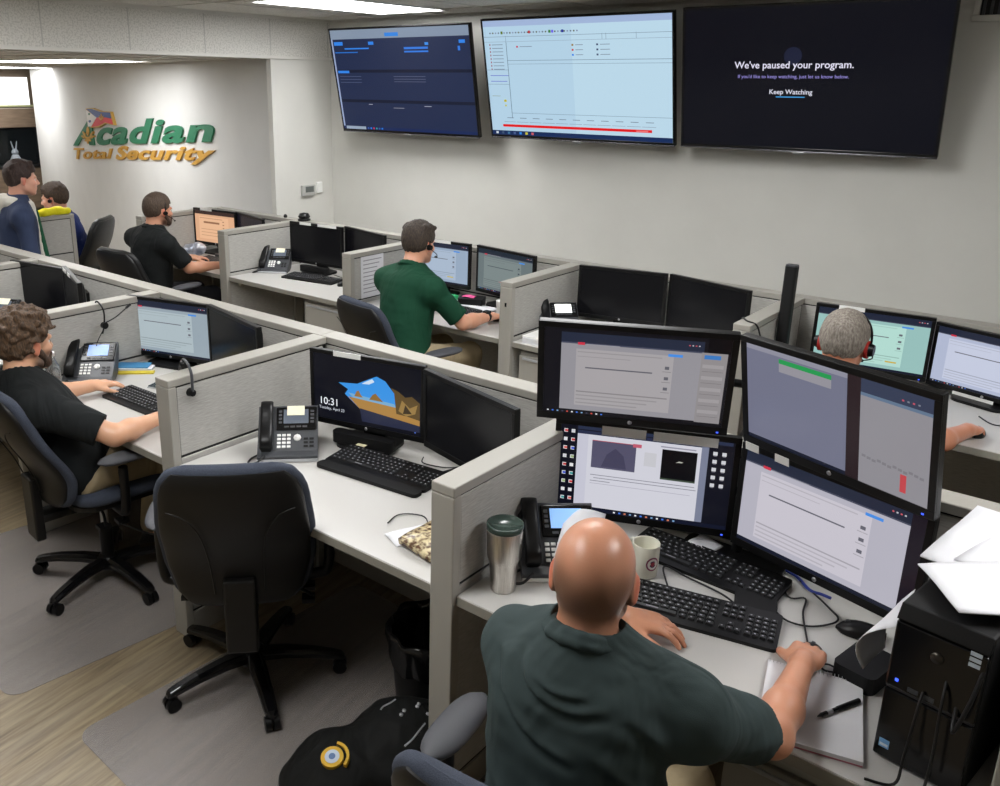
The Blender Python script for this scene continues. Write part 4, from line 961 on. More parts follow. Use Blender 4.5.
    # open the sleeves and neck round the body
    so = to_obj(Sh, 'shirt' if not long_sleeve else 'jacket', shirt, root)
    if collar:
        cr = []; nn = 14; cb = neck+nu*.020-fw_*.002
        for k in range(nn):
            a, b = [2*PI*(k+j)/nn for j in (0, 1)]
            Q = lambda a: cb+rt_*math.cos(a)*.066+fw_*math.sin(a)*.066+nu*(.012-.014*math.sin(a))
            cr.append(('c', Q(a), Q(b), .0115, .0115)); cr.append(('c', Q(a)+nu*-.014+(Q(a)-cb)*.16, Q(b)+nu*-.014+(Q(b)-cb)*.16, .010, .010))
        lo, hi = bounds(cr, .02); Cf = Field(lo, hi, min(vox, .005))
        for p in cr: Cf.put(p, .006)
        to_obj(Cf, 'collar', shirt, root)
    # trousers and shoes
    tp = [('e', S(-.03), (.165*bulk, .118*bulk, .12), Mx, [(S(.06), up_)])]
    for i in (0, 1): tp += [('c', hips[i], kn[i], .096, .072), ('c', kn[i], an[i]+V((0, 0, .03)), .070, .055, [(an[i]+V((0, 0, .0)), V((0, 0, -1)))])]
    lo, hi = bounds(tp, .03); Tf = Field(lo, hi, max(vox, .008))
    for p in tp: Tf.put(p, .03)
    Tf.wrinkle(.004, 26., seed+2); to_obj(Tf, 'trousers', pants, root)
    ff = V((fw_.x, fw_.y, 0)).normalized()
    for i in (0, 1):
        a = V((an[i].x, an[i].y, 0)); rx = V((ff.y, -ff.x, 0)); m_ = npf(rx, ff, V((0, 0, 1)))
        pp = [('e', a+ff*.06+V((0, 0, .045)), (.045, .14, .042), m_), ('c', a+V((0, 0, .06)), a+V((0, 0, .10)), .045, .044)]; lo, hi = bounds(pp, .02); Sf = Field(lo, hi, .008)
        for p in pp: Sf.put(p, .03)
        Sf.cut((0, 0, .004), (0, 0, -1)); to_obj(Sf, 'shoe', mat('shoe_leather', (26, 24, 24), .45), root)
    # hair
    if hair != 'bald':
        hm = hair_mat('hair_%d_%d_%d' % tuple(haircol[0]), *haircol); th = {'short': .010, 'curly': .020, 'side': .016, 'crop': .007}[hair]
        E = lambda a, b, d, x, y, z: ('e', HP(a, b, d), (x*hs, y*hs, z*hs), npf(*hfr))
        pr = [E(0, -.018, .037+th*.35, .078+th*.8, .097+th, .088+th), E(0, -.045, .004, .071+th*(.7 if hair == 'curly' else .22), .070+th*(.8 if hair == 'curly' else .3), .070)]
        lo, hi = bounds(pr, .05); Hf = Field(lo, hi, min(vox, .005))
        for p in pr: Hf.put(p, .02)
        rs = np.random.RandomState(seed)
        if hair == 'curly':
            for k in range(420):
                d = rs.normal(size=3); d /= np.linalg.norm(d); rr_ = .007+.006*rs.rand(); Hf.put(('c', HP(d[0]*.094, -.018+d[1]*.112, .042+d[2]*.105), HP(d[0]*.099+rs.normal()*.006, -.018+d[1]*.117+rs.normal()*.006, .042+d[2]*.110+rs.normal()*.006), rr_*hs, rr_*hs), .006)
        elif hair == 'side':
            for k in range(60):
                x = -.07+.14*rs.rand(); y = -.09+.135*rs.rand(); Hf.put(('c', HP(x, y, .112-.35*abs(x)-.12*max(0, y)), HP(x+.02*rs.rand(), y+.018, .128-.4*abs(x)+.010*rs.rand()-.25*max(0, y)), .011*hs, .007*hs), .012)
        Hf.wrinkle(.0022, 150., seed, (1, 1, .4))
        # hairline: above the forehead, round the ears and down to the nape
        r_, f_, u_ = hfr
        n1 = (-u_*.80+f_*.60).normalized(); Hf.cut(HP(0, .082, .062), n1)
        A = Hf.a; i0, i1, P_ = Hf.grid(Hf.lo, Hf.lo+Hf.n*Hf.vox); q = (P_-np.array(head))/hs; yy, zz, xx = q@np.array(f_), q@np.array(u_), q@np.array(r_)
        lowline = np.where(yy > .045, .055, np.where(yy > -.028, .026, (-.068 if hair == 'curly' else -.052)+.006*np.sin(xx*120))); lowline = lowline-.25*np.clip(.045-yy, 0, .02)*(yy > -.028)
        side = np.where((yy > .012) & (yy < .045) & (np.abs(xx) > .05), -.008, lowline)
        Hf.a = np.maximum(A, ((side-zz)*hs).astype(np.float32)); to_obj(Hf, 'hair', hm, root)
    if beard:
        bp_ = [('c', HP(-.064, .012, -.03), HP(-.035, .062, -.078), .016*hs, .020*hs), ('c', HP(.064, .012, -.03), HP(.035, .062, -.078), .016*hs, .020*hs), ('c', HP(-.035, .062, -.08), HP(.035, .062, -.08), .020*hs, .020*hs), ('e', HP(0, .074, -.088), (.036*hs, .024*hs, .026*hs), npf(*hfr)), ('c', HP(-.03, .08, -.046), HP(.03, .08, -.046), .009*hs, .009*hs), ('c', HP(-.03, .08, -.046), HP(-.034, .072, -.075), .011*hs, .012*hs), ('c', HP(.03, .08, -.046), HP(.034, .072, -.075), .011*hs, .012*hs)]
        lo, hi = bounds(bp_, .03); Bf = Field(lo, hi, .0045)
        for p in bp_: Bf.put(p, .012)
        Bf.wrinkle(.002, 160., 3); to_obj(Bf, 'beard', hair_mat('beard_%d' % beard[0], beard, tuple(int(c*1.35) for c in beard)), root)
    return root
mat('eye_white', (230, 226, 220), .2); mat('eye_dark', (40, 30, 24), .1)
def legs_sit(p, f, kz=.53, L=.42, sp=.12, back=0.):
    f = V((f[0], f[1], 0)).normalized(); r = V((f.y, -f.x, 0)); p = V(p)
    k = [V((p.x, p.y, kz))+f*L-r*sp, V((p.x, p.y, kz))+f*L+r*sp]; a = [V((q.x, q.y, .09))-f*(.06+back) for q in k]
    return k, a
k, a = legs_sit((-.68, 1.24), (-.12, 1)); k = [V((q.x, q.y, .52)) for q in k]
person('bald man from behind in a dark grey green polo shirt at the foreground desk', (-.712, 1.358, 1.18), (-.38, .93, -.22), (-.695, 1.308, 1.062), [(-.852, 1.335, .965), (-.50, 1.375, .965)], [(-.93, 1.60, .80), (-.42, 1.63, .795)],
       [(-.865, 1.825, .79), (-.455, 1.93, .785)], [(.9, .42, -.06), (-.10, 1, -.10)], (-.68, 1.235, .56), k, a, cloth('polo_dark_green', (54, 66, 66)), cloth('khaki', (168, 152, 122)), skin=(205, 146, 116), hair='bald', haircol=((78, 58, 46), (110, 88, 70)), vox=.0046, bulk=1.03, hs=.97,
       hup=(-.03, .12, 1), curls=(.42, .5), fc=(None, (.55, .50, .55, .7)), sleeve=.76, seed=4, hsize=1.04, wr_amp=.004, folds=[([(-.15, -.03), (-.10, -.10), (-.03, -.145), (.06, -.165)], .011, .009), ([(-.09, .0), (-.05, -.055), (.03, -.075), (.10, -.06)], .010, .009), ([(-.06, -.03), (.0, -.05), (.06, -.045)], .007, .006), ([(.09, -.14), (.15, -.20), (.20, -.27)], .011, .007), ([(.11, -.25), (.17, -.285), (.21, -.29)], .010, .008), ([(-.11, -.28), (-.06, -.32), (.0, -.335)], .010, .005), ([(-.02, -.24), (.03, -.25)], .010, .004), ([(.12, -.06), (.17, -.10), (.20, -.16)], .012, .006), ([(-.15, -.33), (-.08, -.40), (.0, -.43)], .012, .006)])
k, a = legs_sit((-3.25, 1.64), (.1, 1), L=.40)
person('curly haired bearded man in a black polo shirt, typing at the left', (-3.335, 1.51, 1.10), (-.14, 1, -.10), (-3.305, 1.455, .965), [(-3.50, 1.45, .905), (-3.11, 1.44, .90)], [(-3.56, 1.66, .785), (-2.93, 1.62, .785)],
       [(-3.53, 1.86, .785), (-2.96, 1.83, .785)], [(.12, 1, -.05), (-.25, 1, -.08)], (-3.24, 1.61, .56), k, a, cloth('polo_black', (24, 27, 28)), cloth('khaki', (168, 152, 122)), skin=(214, 164, 132), hair='curly', haircol=((52, 38, 26), (98, 74, 52)), beard=(58, 42, 30), vox=.0056,
       hs=1.0, seed=2, curls=(.35, .4), sleeve=.80, bulk=1.05)
k, a = legs_sit((-3.22, 3.66), (.1, 1), L=.40)
person('man with short dark hair in a green polo shirt at the back row', (-3.275, 3.82, 1.205), (.0, 1, -.14), (-3.27, 3.745, 1.06), [(-3.44, 3.73, .98), (-3.07, 3.70, .98)], [(-3.45, 3.95, .80), (-2.955, 3.83, .79)],
       [(-3.36, 4.10, .785), (-2.935, 4.06, .785)], [(.2, 1, -.06), (.0, 1, -.08)], (-3.22, 3.60, .57), k, a, cloth('polo_green', (20, 66, 46)), cloth('khaki', (168, 152, 122)), skin=(214, 158, 130), hair='side', haircol=((44, 36, 30), (70, 58, 48)), vox=.0065, hs=.98, seed=3, sleeve=.85)
k, a = legs_sit((-5.62, 3.55), (.1, 1), L=.40)
person('man with short hair and goatee in a black polo shirt at the far left desk', (-5.62, 3.63, 1.19), (.02, 1, -.10), (-5.62, 3.57, 1.045), [(-5.82, 3.55, .975), (-5.42, 3.55, .97)], [(-5.86, 3.76, .79), (-5.39, 3.70, .79)],
       [(-5.72, 3.95, .785), (-5.33, 3.93, .785)], [(.3, 1, -.05), (-.1, 1, -.05)], (-5.62, 3.50, .57), k, a, cloth('polo_black', (24, 27, 28)), cloth('black_trousers', (22, 22, 26)), skin=(206, 150, 122), hair='short', haircol=((62, 48, 38), (84, 68, 54)), vox=.008, seed=6, sleeve=.8, beard=(70, 54, 44))
k, a = legs_sit((-7.12, 3.72), (-.65, -.76), L=.40)
person('seated man in navy at the far left, leaning behind a small grey panel', (-7.13, 3.615, 1.145), (-.75, -.62, -.15), (-7.10, 3.66, 1.0), [(-7.23, 3.79, .93), (-6.96, 3.52, .93)], [(-7.40, 3.66, .76), (-7.12, 3.36, .76)],
       [(-7.52, 3.50, .76), (-7.28, 3.26, .76)], [(-.65, -.76, -.05), (-.65, -.76, -.05)], (-7.06, 3.72, .57), k, a, cloth('navy_shirt', (30, 44, 98)), cloth('black_trousers', (22, 22, 26)), skin=(214, 158, 134), hair='side', haircol=((48, 36, 28), (74, 56, 42)), vox=.008, seed=8, sleeve=.9)
person('standing man in a navy jacket with white fleece collar at the left edge', (-6.275, 2.965, 1.415), (.22, 1, -.08), (-6.30, 2.92, 1.262), [(-6.50, 2.92, 1.16), (-6.11, 2.86, 1.16)], [(-6.56, 2.96, .90), (-6.05, 2.86, .90)],
       [(-6.50, 3.12, .72), (-6.0, 3.0, .70)], [(.1, .3, -1), (.1, .3, -1)], (-6.3, 2.87, .76), [(-6.42, 2.94, .43), (-6.18, 2.92, .43)], [(-6.42, 2.84, .08), (-6.18, 2.82, .08)], cloth('navy_jacket', (52, 62, 88)), cloth('black_trousers', (22, 22, 26)),
       skin=(214, 160, 138), hair='side', haircol=((40, 28, 24), (62, 44, 38)), vox=.009, seed=9, long_sleeve=True, collar=False, backs=((-1, 0, 0), (1, 0, 0)))
k, a = legs_sit((-.86, 3.48), (.0, 1), L=.40)
person('grey haired man mostly hidden behind the stacked screens, reaching for a mouse', (-.865, 3.54, 1.145), (-.02, 1, -.15), (-.865, 3.47, 1.0), [(-1.07, 3.45, .93), (-.67, 3.47, .93)], [(-1.08, 3.62, .79), (-.53, 3.62, .79)],
       [(-.98, 3.88, .785), (-.45, 3.90, .785)], [(.1, 1, -.05), (.12, 1, -.1)], (-.86, 3.43, .56), k, a, cloth('polo_black', (24, 27, 28)), cloth('black_trousers', (22, 22, 26)), skin=(204, 138, 108), hair='crop', haircol=((104, 96, 88), (146, 138, 128)), vox=.0062, hs=1.03, seed=11, curls=(.5, .6))

# ------------------------------------------------------------------ things on and around the foreground desk
DZ = .7355
t = thing('steel_tumbler', 'brushed steel tumbler with a dark green lid beside the foreground divider', 'tumbler', (-1.225, 1.80, DZ))
MB().lathe([(0, 0), (.034, 0), (.036, .004), (.0365, .03), (.040, .085), (.0475, .105), (.050, .18), (.050, .192), (0, .192)], M_steel, n=48).build('body', t)
MB().lathe([(.0505, .188), (.0515, .190), (.0515, .204), (.047, .205), (.045, .199), (0, .199)], mat('lid_green', (52, 66, 60), .2), n=48).build('lid', t)
t = thing('coffee_mug', 'cream coffee mug with a small round emblem, right of the bald head', 'mug', (-.962, 2.135, DZ)); t.scale = (.94, .94, 1.02)
M_mug = mat('mug_cream', (226, 224, 208), .25)
MB().lathe([(0, 0), (.036, 0), (.040, .004), (.0415, .05), (.042, .098), (.0405, .1), (.038, .098), (.037, .05), (.036, .012), (0, .01)], M_mug, n=40).build('cup', t)
MB().tube([(-.038, .018, .082), (-.062, .03, .078), (-.068, .033, .05), (-.058, .028, .025), (-.038, .018, .02)], .0065, M_mug, n=10).build('handle', t)
mb = MB()
for r0, r1, mm, o in ((0, .021, mat('emblem_navy', (34, 34, 84), .4), 0), (.010, .0165, mat('emblem_white', (225, 222, 215), .4), .0004), (.0, .007, mat('emblem_red', (150, 40, 60), .4), .0004), (.0175, .020, mat('emblem_rose', (160, 60, 90), .4), .0004)):
    ph = -.55
    for k in range(28):
        P = []
        for rr_, aa in ((r0, k), (r1, k), (r1, k+1), (r0, k+1)):
            a_ = 2*PI*aa/28; u, v = rr_*math.cos(a_), rr_*math.sin(a_); q = ph+u/.042; P.append((.0424*math.cos(q)+o*math.cos(q), .0424*math.sin(q)+o*math.sin(q), .05+v))
        mb.add(P, [(0, 1, 2, 3)], mm)
mb.build('round_emblem', t)
t = thing('notepad', 'open spiral notepad under the bald man\'s right forearm', 'notepad', (-.40, 1.845, DZ), math.radians(15))
q = .0
MB().box(-.105, -.14, 0, .105, .14, .004, mat('pad_cover', (196, 120, 140), .6)).box(-.105, -.14, 0.004, .105, .14, .014, M_paper).build('pages', t, .001)
mb = MB()
for k in range(26): mb.tube([(-.100+.008*k, .132, .014), (-.100+.008*k, .142, .019), (-.100+.008*k, .148, .010), (-.100+.008*k, .141, .0015)], .0008, M_silver, n=5, sub=3)
mb.build('spiral_wire', t)
t = thing('pen', 'black pen lying on the open notepad', 'pen', (-.352, 1.868, DZ+.0195), math.radians(65))
MB().cyl((-.05, 0, 0), (.065, 0, 0), .0048, M_gloss).cyl((-.05, 0, 0), (-.062, 0, 0), .0045, M_black, .0012).build('barrel', t)
MB().cyl((.0, 0, 0), (.068, 0, 0), .0056, M_black).build('cap', t); MB().cyl((-.034, 0, 0), (-.018, 0, 0), .0052, M_silver).build('band', t)
# computer tower
t = thing('computer_tower', 'black computer tower standing on the desk at the right edge', 'computer', (-.262, 1.795, DZ), math.radians(-9))
w, d, h = .17, .40, .365
MB().box(0, .012, .004, w, d, h, M_black2).build('case', t, .006)
f = MB().box(.002, 0, .006, w-.002, .012, .17, M_gloss).box(.002, -.002, .178, w-.002, .012, h-.035, M_gloss); f.rings([[(x_, .014, h-.03), (x_, -.004, h-.032), (x_, .014, h+.002)] for x_ in (0.002, w-.002)], M_black, smooth=False); f.box(.002, .004, .169, w-.002, .012, .179, M_grey); f.build('front_bezel', t, .004)
MB().lathe([(0, 0), (.012, 0), (.012, .001), (0, .001)], mat('dark_emblem', (70, 66, 60), .3, .7), T(.085, -.003, .285, rx=PI/2), 20).build('round_emblem', t)
MB().box(.02, -.0035, .196, .026, -.001, .202, mat('led_blue', (60, 90, 255), .5, emit=2.)).build('power_light', t)
MB().box(.012, -.0012, .03, .032, .0005, .05, mat('sticker_blue', (120, 170, 220), .4)).box(.014, -.0016, .034, .030, .0, .040, mat('sticker_white', (220, 228, 240), .4)).build('sticker', t)
mb = MB()
for k in range(3): mb.box(.138+.0*k, -.0035, .30+.012*k, .158, -.0015, .308+.012*k, mat('badge', (190, 200, 210), .4))
mb.build('badge', t)
MB().box(.045, -.0035, .185, .065, -.001, .195, M_grey).box(.075, -.0035, .185, .095, -.001, .195, M_grey).build('front_ports', t)
tag(MB().tube([(-.19, 1.80, .93), (-.19, 1.765, .92), (-.195, 1.74, .80), (-.20, 1.72, .745), (-.25, 1.70, .742)], .003, M_cable).tube([(-.13, 1.78, .94), (-.125, 1.74, .90), (-.11, 1.75, .96), (-.10, 1.77, 1.03), (-.095, 1.80, 1.08)], .004, M_cable).tube([(-.155, 1.785, .99), (-.152, 1.75, .93), (-.148, 1.74, .83), (-.15, 1.73, .745)], .003, M_cable).build('front_cables'), 'thin black cables plugged into the tower\'s front', 'cable', kind=None)
def sheet(label, pts, z, mp=None, cat='paper', curl=None, th=.0012, name='paper_sheet', m=None, grp=None, n=10, parent=None):
    """a sheet with its own slight waviness; pts: four corners (x, y[, z])"""
    P = [V(p if len(p) == 3 else (p[0], p[1], z)) for p in pts]; mb = MB(); G_ = []
    for i in range(n+1):
        for j in range(n+1):
            u, v = i/n, j/n; q = P[0].lerp(P[1], u).lerp(P[3].lerp(P[2], u), v); q.z += .003*math.sin(5*u+3*v)*math.sin(4*v+1)+.003
            if curl: q += curl(u, v)
            G_.append(q)
    fs = [(i*(n+1)+j, (i+1)*(n+1)+j, (i+1)*(n+1)+j+1, i*(n+1)+j+1) for i in range(n) for j in range(n)]
    mb.add(G_, fs, m or M_paper, smooth=True); o = mb.build(name)
    s_ = o.modifiers.new('thick', 'SOLIDIFY'); s_.thickness = th; s_.offset = 1
    tag(o, label, cat, grp); return o
TZ = DZ+.368
G5 = 'loose papers on the computer tower'
sheet('folded white sheet jutting over the tower\'s front left corner', [(-.262, 1.93), (-.16, 1.79), (.06, 1.93), (-.05, 2.14)], TZ+.022, grp=G5, th=.003)
sheet('large white sheet lying at the back of the papers on the tower', [(-.27, 2.0), (-.0, 1.92), (.08, 2.28), (-.22, 2.36)], TZ+.008, grp=G5, th=.004)
o = sheet('printed form lying between the two larger sheets', [(-.21, 2.02), (-.03, 1.97), (.05, 2.24), (-.14, 2.29)], TZ+.015, grp=G5, th=.002)
sheet('white sheet curling down off the left side of the tower', [(-.262, 1.80, 1.04), (-.262, 1.97, 1.05), (-.30, 1.98, .88), (-.315, 1.86, .88)], 0, curl=lambda u, v: V((-.04*math.sin(PI*v)*(1-.5*u), 0, 0)))
tag(MB().slab(rrect(.10, .14, .02), 0, .045, M_black2).build('black_pouch', loc=(-.345, 2.06, DZ+.0005), rot=(0, 0, -.2), bevel=.012, seg=3), 'small black zip pouch between the mouse and the tower', 'pouch')
tag(MB().tube([(-.39, 2.02, .744), (-.42, 2.01, .742), (-.435, 2.025, .742), (-.42, 2.04, .742), (-.39, 2.03, .744)], .0025, M_cable).build('pouch_strap'), 'small black loop strap of the pouch near the mouse', 'strap')
t = tag(MB().slab(rrect(.11, .20, .052), .0, .012, M_black2).build('wrist_rest', loc=(-.665, 2.215, DZ+.0005), rot=(0, 0, .35), bevel=.005, seg=3), 'black oval wrist rest poking out below the rear keyboard', 'wrist rest')
sheet('white sheet lying over the phone next to the bald head', [(-1.13, 1.90, .80), (-1.04, 1.98, .80), (-1.11, 2.16, .865), (-1.20, 2.08, .865)], 0, curl=lambda u, v: V((0, 0, .012*math.sin(PI*u))))
sheet('small folded white tissue under the stacked screens', [(-.93, 2.36), (-.85, 2.34), (-.84, 2.41), (-.92, 2.43)], DZ+.006, th=.012, n=6)
for pts, r, m_, lb in (([(-.87, 2.10, .742), (-.93, 2.20, .742), (-.85, 2.19, .741), (-.74, 2.17, .741), (-.66, 2.13, .741), (-.60, 2.15, .742)], .0028, M_cable, 'black keyboard cord looping between the two foreground keyboards'),
                       ([(-.60, 2.38, .744), (-.50, 2.30, .742), (-.46, 2.25, .742), (-.50, 2.18, .742), (-.56, 2.16, .742), (-.62, 2.20, .742)], .0026, M_cable, 'black mouse cord curling under the lower right screen'),
                       ([(-.68, 2.40, .744), (-.60, 2.28, .742), (-.56, 2.30, .742), (-.54, 2.22, .742), (-.49, 2.10, .742)], .0026, M_cable, 'thin black cord running to the bald man\'s mouse'),
                       ([(-.70, 2.42, .746), (-.62, 2.40, .744), (-.565, 2.35, .744), (-.53, 2.345, .746), (-.505, 2.34, .747)], .0045, M_blue, 'blue cable lying behind the lower right screen'),
                       ([(-1.97, 2.33, .742), (-1.94, 2.29, .742), (-1.88, 2.30, .741), (-1.83, 2.33, .741), (-1.80, 2.38, .744)], .0022, M_cable, 'thin cord on the worktop below the dark monitor'),
                       ([(-1.72, 1.86, .741), (-1.73, 1.93, .741), (-1.66, 1.97, .741), (-1.58, 1.90, .742)], .0022, M_cable, 'thin black cord loop beside the snack bag'),
                       ([(-3.40, 2.22, .742), (-3.33, 2.10, .742), (-3.20, 2.08, .741), (-3.10, 2.07, .742)], .0022, M_cable, 'thin keyboard cord on the curly haired man\'s desk'),
                       ([(-4.60, 4.40, .742), (-4.45, 4.36, .742), (-4.35, 4.32, .742)], .0022, M_cable, 'thin mouse cord on the empty back row desk'),
                       ([(-.46, 4.25, .742), (-.40, 4.18, .742), (-.33, 4.2, .742), (-.25, 4.23, .742)], .0028, M_cable, 'black mouse cord beside the grey haired man\'s hand'),
                       ([(-1.43, 3.98, 1.02), (-1.415, 3.95, 1.069), (-1.375, 3.90, 1.072), (-1.33, 3.90, 1.06), (-1.325, 3.95, 1.0), (-1.325, 4.02, .93)], .004, M_cable, 'black cable hooked over the divider by the pole speaker')):
    tag(MB().tube(pts, r, m_).build('cable'), lb, 'cable')
tag(MB().tube([(-2.95, 1.62, .40), (-2.90, 1.80, .30), (-2.8, 2.0, .45), (-2.75, 2.1, .7)], .004, M_cable).build('cable'), 'black cable hanging below the curly haired man\'s desk', 'cable')
tag(MB().tube([(-2.1, 2.3, .02), (-1.9, 2.28, .09), (-1.7, 2.25, .03), (-1.55, 2.2, .02)], .006, M_cable).build('cable'), 'black cable on the floor under the empty worktop', 'cable')

# snack bag, paper, sticky notes
t = noise_mat('snack_print', (84, 58, 40), (205, 190, 150), nscale=60., rough=.25, bump=.3, lo=.4, hi=.6)
sheet('glossy snack bag with a mixed brown print by the foreground divider', [(-1.60, 1.78), (-1.46, 1.76), (-1.43, 1.90), (-1.60, 1.94)], DZ+.006, m=t, th=.018, name='snack_bag', cat='bag', curl=lambda u, v: V((0, 0, .012*math.sin(PI*u)*math.sin(PI*v))))
sheet('white wrapper paper lying under the snack bag', [(-1.68, 1.80), (-1.60, 1.77), (-1.52, 1.95), (-1.62, 1.96)], DZ+.001, n=5)
tag(MB().box(-.02, -.012, 0, .02, .012, .002, mat('note_cream', (238, 230, 190), .8)).build('sticky_note', loc=(-2.19, 2.222, DZ+.0275), rot=(0, 0, .1)), 'tiny cream note stuck on the keyboard by the beach cave monitor', 'note')

# bin with a liner and the backpack on the floor
t = thing('waste_bin', 'black waste bin with a plastic liner under the worktop', 'bin', (-1.63, 1.99, 0)); t.scale = (1.12, 1.12, 1.12)
MB().lathe([(0, 0), (.105, 0), (.11, .01), (.135, .28), (.138, .29), (.130, .29), (.128, .28), (.104, .015), (0, .015)], M_black2, n=36).build('body', t)
mb = MB(); R = []
for z, r, a_ in ((.19, .1335, .004), (.24, .138, .006), (.28, .142, .005), (.30, .142, .004), (.305, .136, .004), (.28, .128, .008), (.2, .115, .012), (.1, .10, .012)):
    R.append([((r+a_*math.sin(7*q+z*40)+a_*.6*math.sin(15*q))*math.cos(q), (r+a_*math.sin(7*q+z*40)+a_*.6*math.sin(15*q))*math.sin(q), z+a_*math.sin(9*q)) for q in [2*PI*j/72 for j in range(72)]])
mb.rings(R, mat('bin_liner', (12, 12, 13), .18), cap=False); mb.build('bin_liner', t)

t = thing('backpack', 'black backpack with a gold round emblem, slumped on the floor by the bin', 'backpack', (-1.60, 1.58, 0))
ux = V((.42, .91, 0)).normalized(); uy = V((-.91, .42, 0)).normalized(); bc = V((-1.545, 1.645, 0))
BP = lambda a, b, c: bc+ux*a+uy*b+V((0, 0, c)); BM = npf(ux, uy, V((0, 0, 1)))
pr = [('e', BP(-.15, -.01, .09), (.13, .14, .11), BM), ('e', BP(-.24, -.01, .06), (.09, .12, .07), BM), ('e', BP(.05, .0, .11), (.15, .15, .13), BM), ('e', BP(.17, .02, .08), (.11, .13, .10), BM), ('e', BP(.03, -.08, .08), (.18, .09, .08), BM)]
lo, hi = bounds(pr, .04); lo[2] = -.02; F = Field(lo, hi, .007)
for p in pr: F.put(p, .05)
for a_, b_ in (((-.03, -.19, .02), (-.03, .19, .02)), ((-.035, 0, .29), (-.03, .15, .2)), ((-.03, -.16, .2), (-.035, 0, .29))): F.put(('c', BP(*a_), BP(*b_), .014, .014), .03, True)
F.wrinkle(.006, 22., 12, (1, 1, 1)); F.wrinkle(.003, 60., 5); F.cut((0, 0, .003), (0, 0, -1))
M_bag = cloth('bag_canvas', (15, 16, 15), .75); bo = to_obj(F, 'main_body', M_bag, t)
bpy.context.view_layer.update()
def onbag(p):
    ok, c, n, i = bo.closest_point_on_mesh(V(p)-V(t.location)); return c, n
def decal(p, out=.0):
    c, n = onbag(p); q = n.to_track_quat('Z', 'Y').to_matrix().to_4x4(); return Matrix.Translation(c+n*out) @ q
M_gd = mat('emblem_gold', (214, 170, 40), .4)
D = decal(BP(-.20, -.07, .26), .0)
mb = MB()
for r, hgt, mm in ((.034, .006, M_gd), (.022, .0075, mat('emblem_pale', (196, 208, 224), .4)), (.010, .0085, mat('emblem_blue', (90, 120, 170), .4))): mb.lathe([(0, -.01), (r, -.01), (r, hgt), (0, hgt)], mm, D, 28, False)
for k in range(8):
    a_ = -.2+k*.24; mb.box(-.006, -.004, -.008, .006, .005, .006, M_gd, D @ T(.047*math.cos(a_), .047*math.sin(a_), 0, rz=a_+PI/2))
mb.build('gold_emblem', t)
for a_, b_, in (((.02, -.14, .22), (.12, -.10, .26)), ((-.02, .02, .31), (.06, .05, .31))):
    P = [onbag(BP(*[a_[i]+(b_[i]-a_[i])*u for i in range(3)]))[0] for u in (0, .3, .6, 1)]; MB().tube(P, .003, M_silver).build('zipper', t)
for a_ in ((.05, -.05, .32), (.07, -.03, .32), (.13, -.02, .3), (.15, .0, .3), (.16, -.05, .28)):
    D = decal(BP(*a_)); MB().lathe([(0, -.004), (.006, -.004), (.006, .004), (0, .005)], M_silver, D, 12).build('metal_pin', t)
MB().tube([BP(.26, .06, .17), BP(.32, .0, .20), BP(.33, -.08, .12), BP(.30, -.12, .04)], .012, M_black2, n=8).build('strap', t)

# chair mats
def mat_clear():
    m, nt, b = node_mat('clear_vinyl'); b.inputs['Base Color'].default_value = lin(160, 154, 152); b.inputs['Roughness'].default_value = .35
    b.inputs['Alpha'].default_value = .42; b.inputs['Specular IOR Level'].default_value = .5; return m
M_mat = mat_clear()
for (cx_, cy_, w_, d_, rz_, lb) in ((-1.86, 1.72, 1.12, 1.28, -.04, 'translucent chair mat under the empty foreground chair'), (-3.33, 1.82, 1.25, 1.45, -.10, 'translucent chair mat under the curly haired man\'s chair'), (-.7, 1.2, 1.1, .86, 0, 'translucent chair mat under the bald man\'s chair')):
    tag(MB().slab(rrect(w_, d_, .06), .0015, .0045, M_mat).build('chair_mat', loc=(cx_, cy_, 0), rot=(0, 0, rz_)), lb, 'mat', 'clear chair mats')

# ------------------------------------------------------------------ headsets
def headset(label, c, fwd, up, R=.086, boom=True, tip=0., pads=.018, red=False):
    r, f, u = frame(fwd, up); c = V(c); P = lambda a, b, d: c+r*a+f*b+u*d
    t = thing('headset', label, 'headset', tuple(c), 0, 'telephone headsets'); L_ = Matrix.Translation(-c)
    pts = [P(R*math.sin(q)*1.0, tip, -.005+(R+.040)*max(0, math.cos(q))**.75 if math.cos(q) > 0 else -.005) for q in np.linspace(-PI/2, PI/2, 13)]
    MB().tube([tuple(L_ @ p) for p in pts], .0045, M_black, n=8, sub=3).build('headband', t)
    for s_ in (-1, 1):
        MB().cyl(L_ @ P(s_*(R-.006), tip-.0, -.012), L_ @ P(s_*(R+.014), tip-.0, -.012), pads, M_black, pads*.75, n=20).build('ear_cup', t)
        if red: MB().cyl(L_ @ P(s_*(R-.016), tip, -.012), L_ @ P(s_*(R-.004), tip, -.012), pads*1.25, mat('cushion_red', (170, 40, 34), .6), n=20).build('ear_cushion', t)
    if boom: MB().tube([tuple(L_ @ P(R+.006, tip, -.02)), tuple(L_ @ P(R+.0, .06, -.05)), tuple(L_ @ P(.05, .105, -.07))], .0025, M_black).cyl(L_ @ P(.055, .10, -.069), L_ @ P(.035, .112, -.072), .006, M_black).build('microphone', t)
    return t
headset('black headset with red cushions worn by the grey haired man', (-.865, 3.54, 1.148), (-.02, 1, -.15), (0, 0, 1), R=.094, red=True, pads=.028)
headset('black headset worn by the seated man in navy', (-7.13, 3.615, 1.150), (-.75, -.62, -.15), (0, 0, 1), R=.088)
headset('black headset worn by the goateed man at the far left desk', (-5.62, 3.63, 1.193), (.02, 1, -.10), (0, 0, 1), R=.086)
